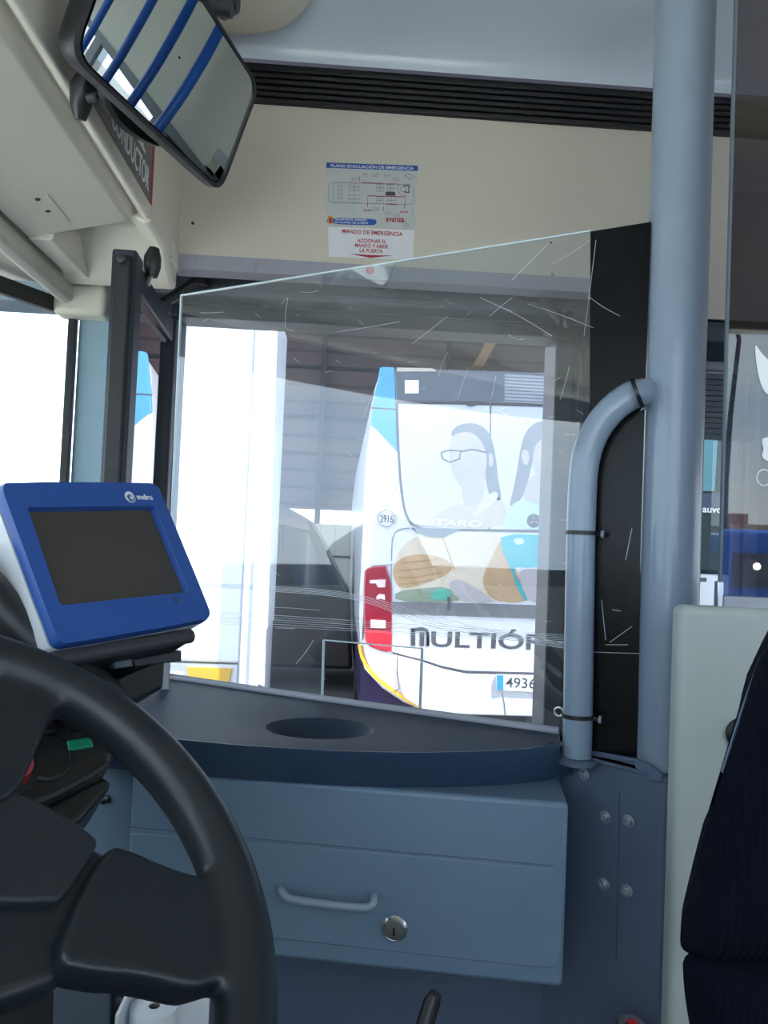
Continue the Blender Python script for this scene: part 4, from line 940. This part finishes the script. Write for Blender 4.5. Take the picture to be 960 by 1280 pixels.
def fig(name, pts, c, m_, it=2, parent=None, th_=.0012):
    return part(name, plate(MB(), B_, smooth_pts(pts, it), c, c+th_), m_, parent or ad)
# first printed figure: long hair, glasses, tan shirt
fig('printed_hair', [(562, 548), (566, 534), (585, 528), (603, 532), (614, 545), (620, 575), (622, 600), (628, 628), (612, 622), (606, 600), (604, 560), (590, 545)], .0125, m_hair)
fig('printed_shirt', [(540, 645), (560, 634), (578, 628), (590, 636), (604, 622), (618, 614), (632, 632), (634, 661), (534, 659)], .0125, m_tanp)
fig('printed_face', [(561, 548), (575, 540), (592, 541), (605, 556), (609, 580), (604, 600), (605, 622), (592, 634), (578, 630), (577, 608), (568, 600), (562, 578)], .0138, m_skin)
fig('printed_ear', [(610, 566), (616, 568), (616, 582), (611, 585)], .0138, m_skin)
part('printed_glasses', strip(strip(MB(), B_, [(551, 566), (560, 563), (575, 564), (574, 574), (562, 578), (553, 574), (551, 566)], .011, .0151, .0158), B_, [(575, 565), (590, 562), (608, 566)], .011, .0151, .0158), m_ink, ad)
part('printed_mouth', strip(MB(), B_, [(569, 598), (576, 599), (583, 597)], .012, .0151, .0157), mat('ad_lip', (.42, .34, .36), .5), ad)
fig('printed_collar', [(588, 648), (600, 628), (618, 612), (624, 622), (604, 640)], .0152, m_ad)
# second printed figure: long hair, teal shirt
fig('printed_hair', [(650, 560), (656, 540), (668, 528), (690, 524), (720, 530), (740, 560), (744, 620), (720, 600), (690, 560), (668, 565), (660, 600), (652, 625), (634, 640), (644, 600)], .0126, m_hair)
fig('printed_face', [(668, 552), (690, 545), (725, 548), (728, 590), (712, 612), (690, 612), (674, 600), (664, 585)], .0139, m_skin)
fig('printed_neck', [(664, 588), (690, 606), (700, 640), (676, 640), (650, 628)], .0133, m_skin)
fig('printed_ear', [(651, 564), (658, 561), (662, 572), (658, 583), (652, 578)], .0152, m_skin)
fig('printed_shirt', [(636, 634), (650, 624), (670, 630), (690, 640), (730, 640), (760, 664), (630, 661), (630, 645)], .0152, m_tealp)
mb = MB(); text_px(mb, B_, 'CITARO', (521, 656.5), (601, 659), 8.5, .0168, .02, slant=.25); part('model_lettering', mb, m_busw, ad)
a, b = B_.ab(666.5, 651)
st_ = part('star_emblem', MB().lathe([(.054, 0), (.054, .004), (.05, .006)], B_.p(a, b, .0155), B_.n, 32), m_ink, ad)
mb = MB()
for k in range(3):
    t_ = PI/2+k*2*PI/3; d_ = V((math.cos(t_), math.sin(t_))); e_ = V((-d_.y, d_.x))
    mb.prism([B_.p(a+d_.x*.052, b+d_.y*.052, .021), B_.p(a+e_.x*.008, b+e_.y*.008, .021), B_.p(a-e_.x*.008, b-e_.y*.008, .021)], B_.n*.004)
part('star', mb, m_steel, st_)
# engine flap with the lower half of the advert
fl = part('engine_flap', plate(MB(), B_, [(489, 668), (510, 662), (868, 672), (868, 768), (489, 754)], -.01, .006), m_busw, bu)
fig('printed_pale_shirt', [(496, 690), (520, 668), (556, 672), (600, 665), (628, 667), (640, 700), (664, 753), (560, 752), (500, 744), (493, 716)], .0065, mat('ad_cream', (.56, .49, .40), .5, var=.12, scale=5), 2, fl)
m_crease = mat('crease_tan', (.34, .20, .09), .5)
fig('printed_sleeve', [(493, 704), (508, 694), (535, 692), (560, 700), (568, 710), (552, 722), (522, 733), (498, 736), (490, 718)], .0079, m_tan, 2, fl)
for pts in ([(500, 704), (520, 702), (548, 699)], [(497, 713), (520, 712), (556, 706)], [(498, 722), (522, 722), (552, 715)], [(500, 730), (520, 729), (540, 724)]):
    part('printed_crease', strip(MB(), B_, smooth_pts(pts, 2, False), .013, .0093, .0098), m_crease, fl)
part('printed_crease', strip(MB(), B_, smooth_pts([(553, 672), (560, 690), (568, 712)], 2, False), .012, .0079, .0084), m_tan, fl)
fig('printed_shirt_side', [(616, 694), (626, 672), (634, 690), (648, 722), (666, 753), (618, 753), (602, 732), (606, 712)], .0079, m_tan, 2, fl)
fig('printed_hem', [(494, 739), (530, 735), (560, 733), (578, 749), (562, 753), (494, 752)], .0079, mat('ad_moss', (.22, .27, .20), .5, var=.2), 1, fl)
fig('printed_green_patch', [(536, 742), (546, 736), (560, 735), (564, 743), (560, 750), (540, 750)], .0093, mat('ad_green', (.08, .36, .28), .5), 2, fl)
fig('printed_forearm', [(558, 730), (572, 722), (596, 736), (622, 753), (574, 752)], .0107, m_skin, 2, fl)
fig('printed_teal_shirt', [(626, 667), (690, 669), (720, 672), (720, 720), (690, 716), (648, 708), (640, 712), (656, 740), (660, 753), (650, 745), (636, 706), (626, 686)], .0094, m_teal, 1, fl)
fig('printed_arm', [(648, 710), (690, 708), (720, 720), (720, 757), (662, 755), (650, 730)], .0108, m_skin, 1, fl)
fig('printed_badge', [(640, 674), (652, 672), (656, 678), (646, 682)], .0110, m_ad, 1, fl)
part('grey_band', plate(MB(), B_, [(489, 752), (600, 754), (868, 763), (868, 780), (489, 767)], .0115, .014), m_adg, fl)
part('lock', plate(MB(), B_, [(559, 746), (562, 746), (562, 762), (559, 762)], .014, .02), m_ink, fl)
lb = part('advert_banner', plate(MB(), B_, [(490, 767), (868, 779), (868, 845), (583, 838), (552, 832), (490, 814)], -.005, .010), m_busw, bu, label='white banner with grey word MULTIÓPTICAS')
mb = MB()
x0p, x1p = 536, 806
text_px(mb, B_, 'ULTIÓPTICAS', (538.5, 808.5), (538.5+246, 815.5), 25, .0105, .022)
# a taller rounded m in front
def mrect(x0_, y0_, x1__, y1_): plate(mb, B_, [(x0_, y0_), (x1__, y0_), (x1__, y1_), (x0_, y1_)], .0105, .0125)
mrect(513.5, 785, 519, 807); mrect(524.5, 790, 530, 807.2); mrect(535.5-2, 790, 539-3, 807.4); strip(mb, B_, smooth_pts([(514, 787.5), (520, 786.5), (527, 786), (533, 787.5), (534.5, 793), (534.5, 807)], 1, False), .026, .0105, .0125)
part('banner_lettering', mb, m_ink, lb)
part('banner_seam', strip(MB(), B_, [(491, 816), (527, 825), (553, 833.5), (582, 840), (690, 842), (868, 847)], .014, .004, .0112), m_ink, bu)
bp_ = part('bumper', plate(MB(), B_, [(492, 818), (527, 827), (553, 836), (582, 842), (868, 849), (868, 905), (690, 896), (548, 892), (527, 886), (505, 872), (498, 850)], -.02, .018), m_busw, bu, bevel=.01)
lpz = part('number_plate', plate(MB(), B_, [(620, 842.5), (770, 848), (770, 868.5), (620, 862)], .018, .026), m_stw, bp_)
part('euro_band', plate(MB(), B_, [(620.5, 843), (628.5, 843.3), (628.5, 861.8), (620.5, 861.5)], .026, .0275), mat('euro_blue', (.05, .30, .65), .4), lpz)
mb = MB(); text_px(mb, B_, '4936', (631, 858.6), (668.5, 860.2), 13, .0262, .008); text_px(mb, B_, 'H', (675, 860.6), (684, 861), 13, .0262, .008); part('plate_digits', mb, m_ink, lpz)
part('bumper_crack', strip(MB(), B_, [(627, 866), (630, 880), (631, 894)], .006, .017, .0195), m_ink, bp_)
# fleet number oval
a, b = B_.ab(482.5, 648)
mb = MB(); r1_, r2_ = .066, .062
for k in range(40):
    t0_, t1_ = 2*PI*k/40, 2*PI*(k+1)/40
    mb.prism([B_.p(a+r1_*math.cos(t0_), b+r1_*math.sin(t0_), .010), B_.p(a+r1_*math.cos(t1_), b+r1_*math.sin(t1_), .010), B_.p(a+r2_*math.cos(t1_), b+r2_*math.sin(t1_), .010), B_.p(a+r2_*math.cos(t0_), b+r2_*math.sin(t0_), .010)], B_.n*.002)
text_px(mb, B_, '2916', (475, 653), (491, 653.6), 9.5, .010, .005)
part('fleet_number', mb, m_ink, bu)
part('fleet_number_pad', MB().prism([B_.p(a+.075*math.cos(2*PI*k/32), b+.075*math.sin(2*PI*k/32), -.04) for k in range(32)], B_.n*.049), m_busw, bu)
# tail light cluster
tlx = smooth_pts([(454, 716), (460, 708), (490, 706.5), (490, 816), (470, 812), (455, 803)], 1)
tl = part('tail_light', plate(MB(), B_, tlx, -.06, .02), m_tl, bu, bevel=.01, label='tall red tail light cluster')
part('light_surround', plate(MB(), B_, smooth_pts([(450, 712), (458, 702), (493, 701), (493, 705), (456, 707), (453, 800), (449, 800)], 1), -.05, .012), m_busw, bu)
part('clear_lamp', plate(MB(), B_, [(462, 725), (482, 724), (481, 734), (472, 734), (470, 729), (462, 729)], .02, .024), m_tlw, tl)
part('clear_lamp', plate(MB(), B_, [(470, 746), (474, 742), (481, 743), (481, 750), (476, 748), (471, 749)], .02, .024), m_tlw, tl)
part('clear_lamp', plate(MB(), B_, [(463, 774), (482, 775), (482, 785), (463, 784)], .02, .024), m_tlw, tl)
part('brake_lens', plate(MB(), B_, [(456, 787), (489, 790), (489, 814), (470, 810), (457, 801)], .02, .026), m_tlb, tl, bevel=.004, label='bright red lower lens')
part('corner_seam', strip(MB(), B_, [(497, 815), (496, 840), (499, 860), (493, 864)], .007, .017, .0195), m_ink, bu)
part('flap_edge', strip(MB(), B_, smooth_pts([(489, 815), (489, 690), (491, 668), (500, 661), (512, 660)], 1, False), .007, .004, .0085), m_stg, bu)
# ---------------------------------------------------------------- dark coach seen through the saloon window
YCo = 8.5
K_ = Fr((0, YCo, 0), (1, 0, 0), (0, 0, 1), (0, -1, 0))
ko = thing('dark_coach', 'coach with dark teal windows and white lower side beyond the pole', 'coach', on_y(890, 760, YCo))
kx0 = K_.px(868, 650).x
part('body', MB().box(kx0, kx0+8, YCo, YCo+2.4, GZ+.3, K_.px(890, 718).z), m_busw, ko, bevel=.04)
part('glazing', MB().box(kx0+.02, kx0+8, YCo+.02, YCo+2.38, K_.px(890, 718).z, K_.px(890, 440).z), m_teald, ko, bevel=.05)
part('pale_pane', plate(MB(), K_, [(874, 530), (898, 530), (893, 614), (872, 614)], -.02, .004), mat('teal_pane', (.10, .24, .28), .2, spec=.2), ko)
mb = MB(); text_px(mb, K_, 'auvo', (878, 640.5), (902, 641.5), 6, .004, .02); part('destination_lettering', mb, m_stw, ko)
part('sun_band', plate(MB(), K_, [(868, 617), (930, 616), (930, 634), (868, 636)], 0, .004), mat('navy_band', (.008, .025, .07), .4), ko)
part('wheel_arch', MB().lathe([(.50, -.02), (.50, .012), (.02, .012)], V((K_.px(884, 745).x, YCo, GZ+.5)), K_.n, 32), m_black, ko)
part('wheel', MB().lathe([(.12, .03), (.25, .02), (.42, .03), (.45, -.02), (.45, -.2), (.1, -.2)], V((K_.px(884, 745).x, YCo, GZ+.47)), (0, -1, 0), 32), m_tire, ko)
part('vent', plate(MB(), K_, [(875, 722), (883, 722), (883, 727), (875, 727)], 0, .006), m_ink, ko)
# ---------------------------------------------------------------- driver's side yard, mirrored in the smoked screen
def bounce(px, py, Y):                                              # where the smoked screen shows the plane y=Y
    P = hit(px, py, FG.O, FG.n); d = ray(px, py); d = d - 2*d.dot(FG.n)*FG.n
    t = (Y-P.y)/d.y; return P + d*t
YN = -9.0
nb = bounce(930, 720, YN)
bb = thing('blue_coach', 'blue coach with dark windscreen reflected in the smoked glass screen', 'coach', (nb.x, YN, GZ))
zt_n = bounce(940, 662, YN).z; xl = bounce(906, 700, YN).x; sgn = 1 if bounce(960, 700, YN).x > xl else -1
xs = sorted((xl, xl+sgn*2.5))
part('body', MB().box(xs[0], xs[1], YN-4, YN, GZ+.3, zt_n), m_bluebus, bb, bevel=.08)
zb_n = bounce(940, 735, YN).z
xa_, xb_ = sorted((xl+sgn*.10, xl+sgn*2.4))
part('windscreen', MB().box(xa_, xb_, YN-.02, YN+.02, max(zb_n, GZ+.6), zt_n-.32), m_glassd, bb, bevel=.01)
ln = bounce(945, 708, YN)
part('sun_glint', MB().lathe([(.05, 0), (.05, .02), (.02, .03)], V((ln.x, YN+.02, ln.z)), (0, 1, 0), 20), emit('glint_glow', (1, .9, .7), 14), bb)  # glowing disc added in place of the sun's glint on the coach
for s_ in (.35, 2.1):
    part('wheel', MB().lathe([(.12, 0), (.42, .02), (.45, -.03), (.45, -.25), (.1, -.27)], V((xl+sgn*s_, YN-1.5, GZ+.45)), (0, 1, 0), 28), m_tire, bb)
YP = -14.0
lo = thing('lamp_post', 'thin curved lamp post reflected in the smoked glass screen', 'lamp post', bounce(908, 640, YP))
P0 = bounce(905, 700, YP); P0.z = GZ
part('mast', MB().tube([P0, bounce(907, 600, YP), bounce(913, 520, YP), bounce(921, 450, YP)], [.07, .06, .05, .045], 12), m_hpost, lo)
part('arm', MB().tube([bounce(921, 450, YP), bounce(924, 425, YP), bounce(921, 412, YP), bounce(912, 408, YP)], .045, 12), m_hpost, lo)
YK = -24.0
bld = thing('brick_building', 'low building with brick chimney reflected in the smoked glass screen', 'building', bounce(930, 660, YK))
qa, qb = bounce(880, 663, YK), bounce(1150, 640, YK)
part('wall', MB().box(min(qa.x, qb.x), max(qa.x, qb.x), YK-4, YK, GZ, bounce(930, 655, YK).z), mat('render_tan', (.30, .24, .2), .7), bld)
qc = bounce(938, 650, YK); part('chimney', MB().box(qc.x-.25, qc.x+.25, YK-1.5, YK-.8, qc.z-.5, bounce(938, 641, YK).z), mat('brick', (.30, .16, .10), .8), bld)
# bright reflections painted as white shapes on the smoked screen
def on_pane(pts): return [FG.px(x, y, .0002) for x, y in pts]
vy = thing('painted_reflection', 'white shapes painting bright reflections on the smoked glass at the right edge', 'sticker', on_pane([(950, 500)])[0])
part('reflected_blob', MB().prism(on_pane(smooth_pts([(943, 428), (950, 440), (962, 452), (975, 470), (975, 500), (958, 494), (950, 480), (945, 455)], 2)), FG.n*.0008), m_truck, vy)
part('reflected_blob', MB().prism(on_pane(smooth_pts([(951, 549), (960, 546), (975, 550), (975, 576), (958, 577), (951, 570), (955, 562)], 2)), FG.n*.0008), m_truck, vy)
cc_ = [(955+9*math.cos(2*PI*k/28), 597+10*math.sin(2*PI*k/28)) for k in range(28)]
part('ring_mark', MB().tube(on_pane(cc_), .0009, 8, closed=True), m_truck, vy)
# ================================================================ VIEW
S.view_settings.view_transform = 'Standard'; S.view_settings.look = 'None'; S.view_settings.gamma = 1; S.view_settings.use_curve_mapping = False
S.view_settings.exposure = 0.28
S.cycles.use_denoising = True
S.cycles.max_bounces = 14; S.cycles.transparent_max_bounces = 24; S.cycles.glossy_bounces = 5; S.cycles.diffuse_bounces = 6
S.cycles.caustics_reflective = False; S.cycles.caustics_refractive = False
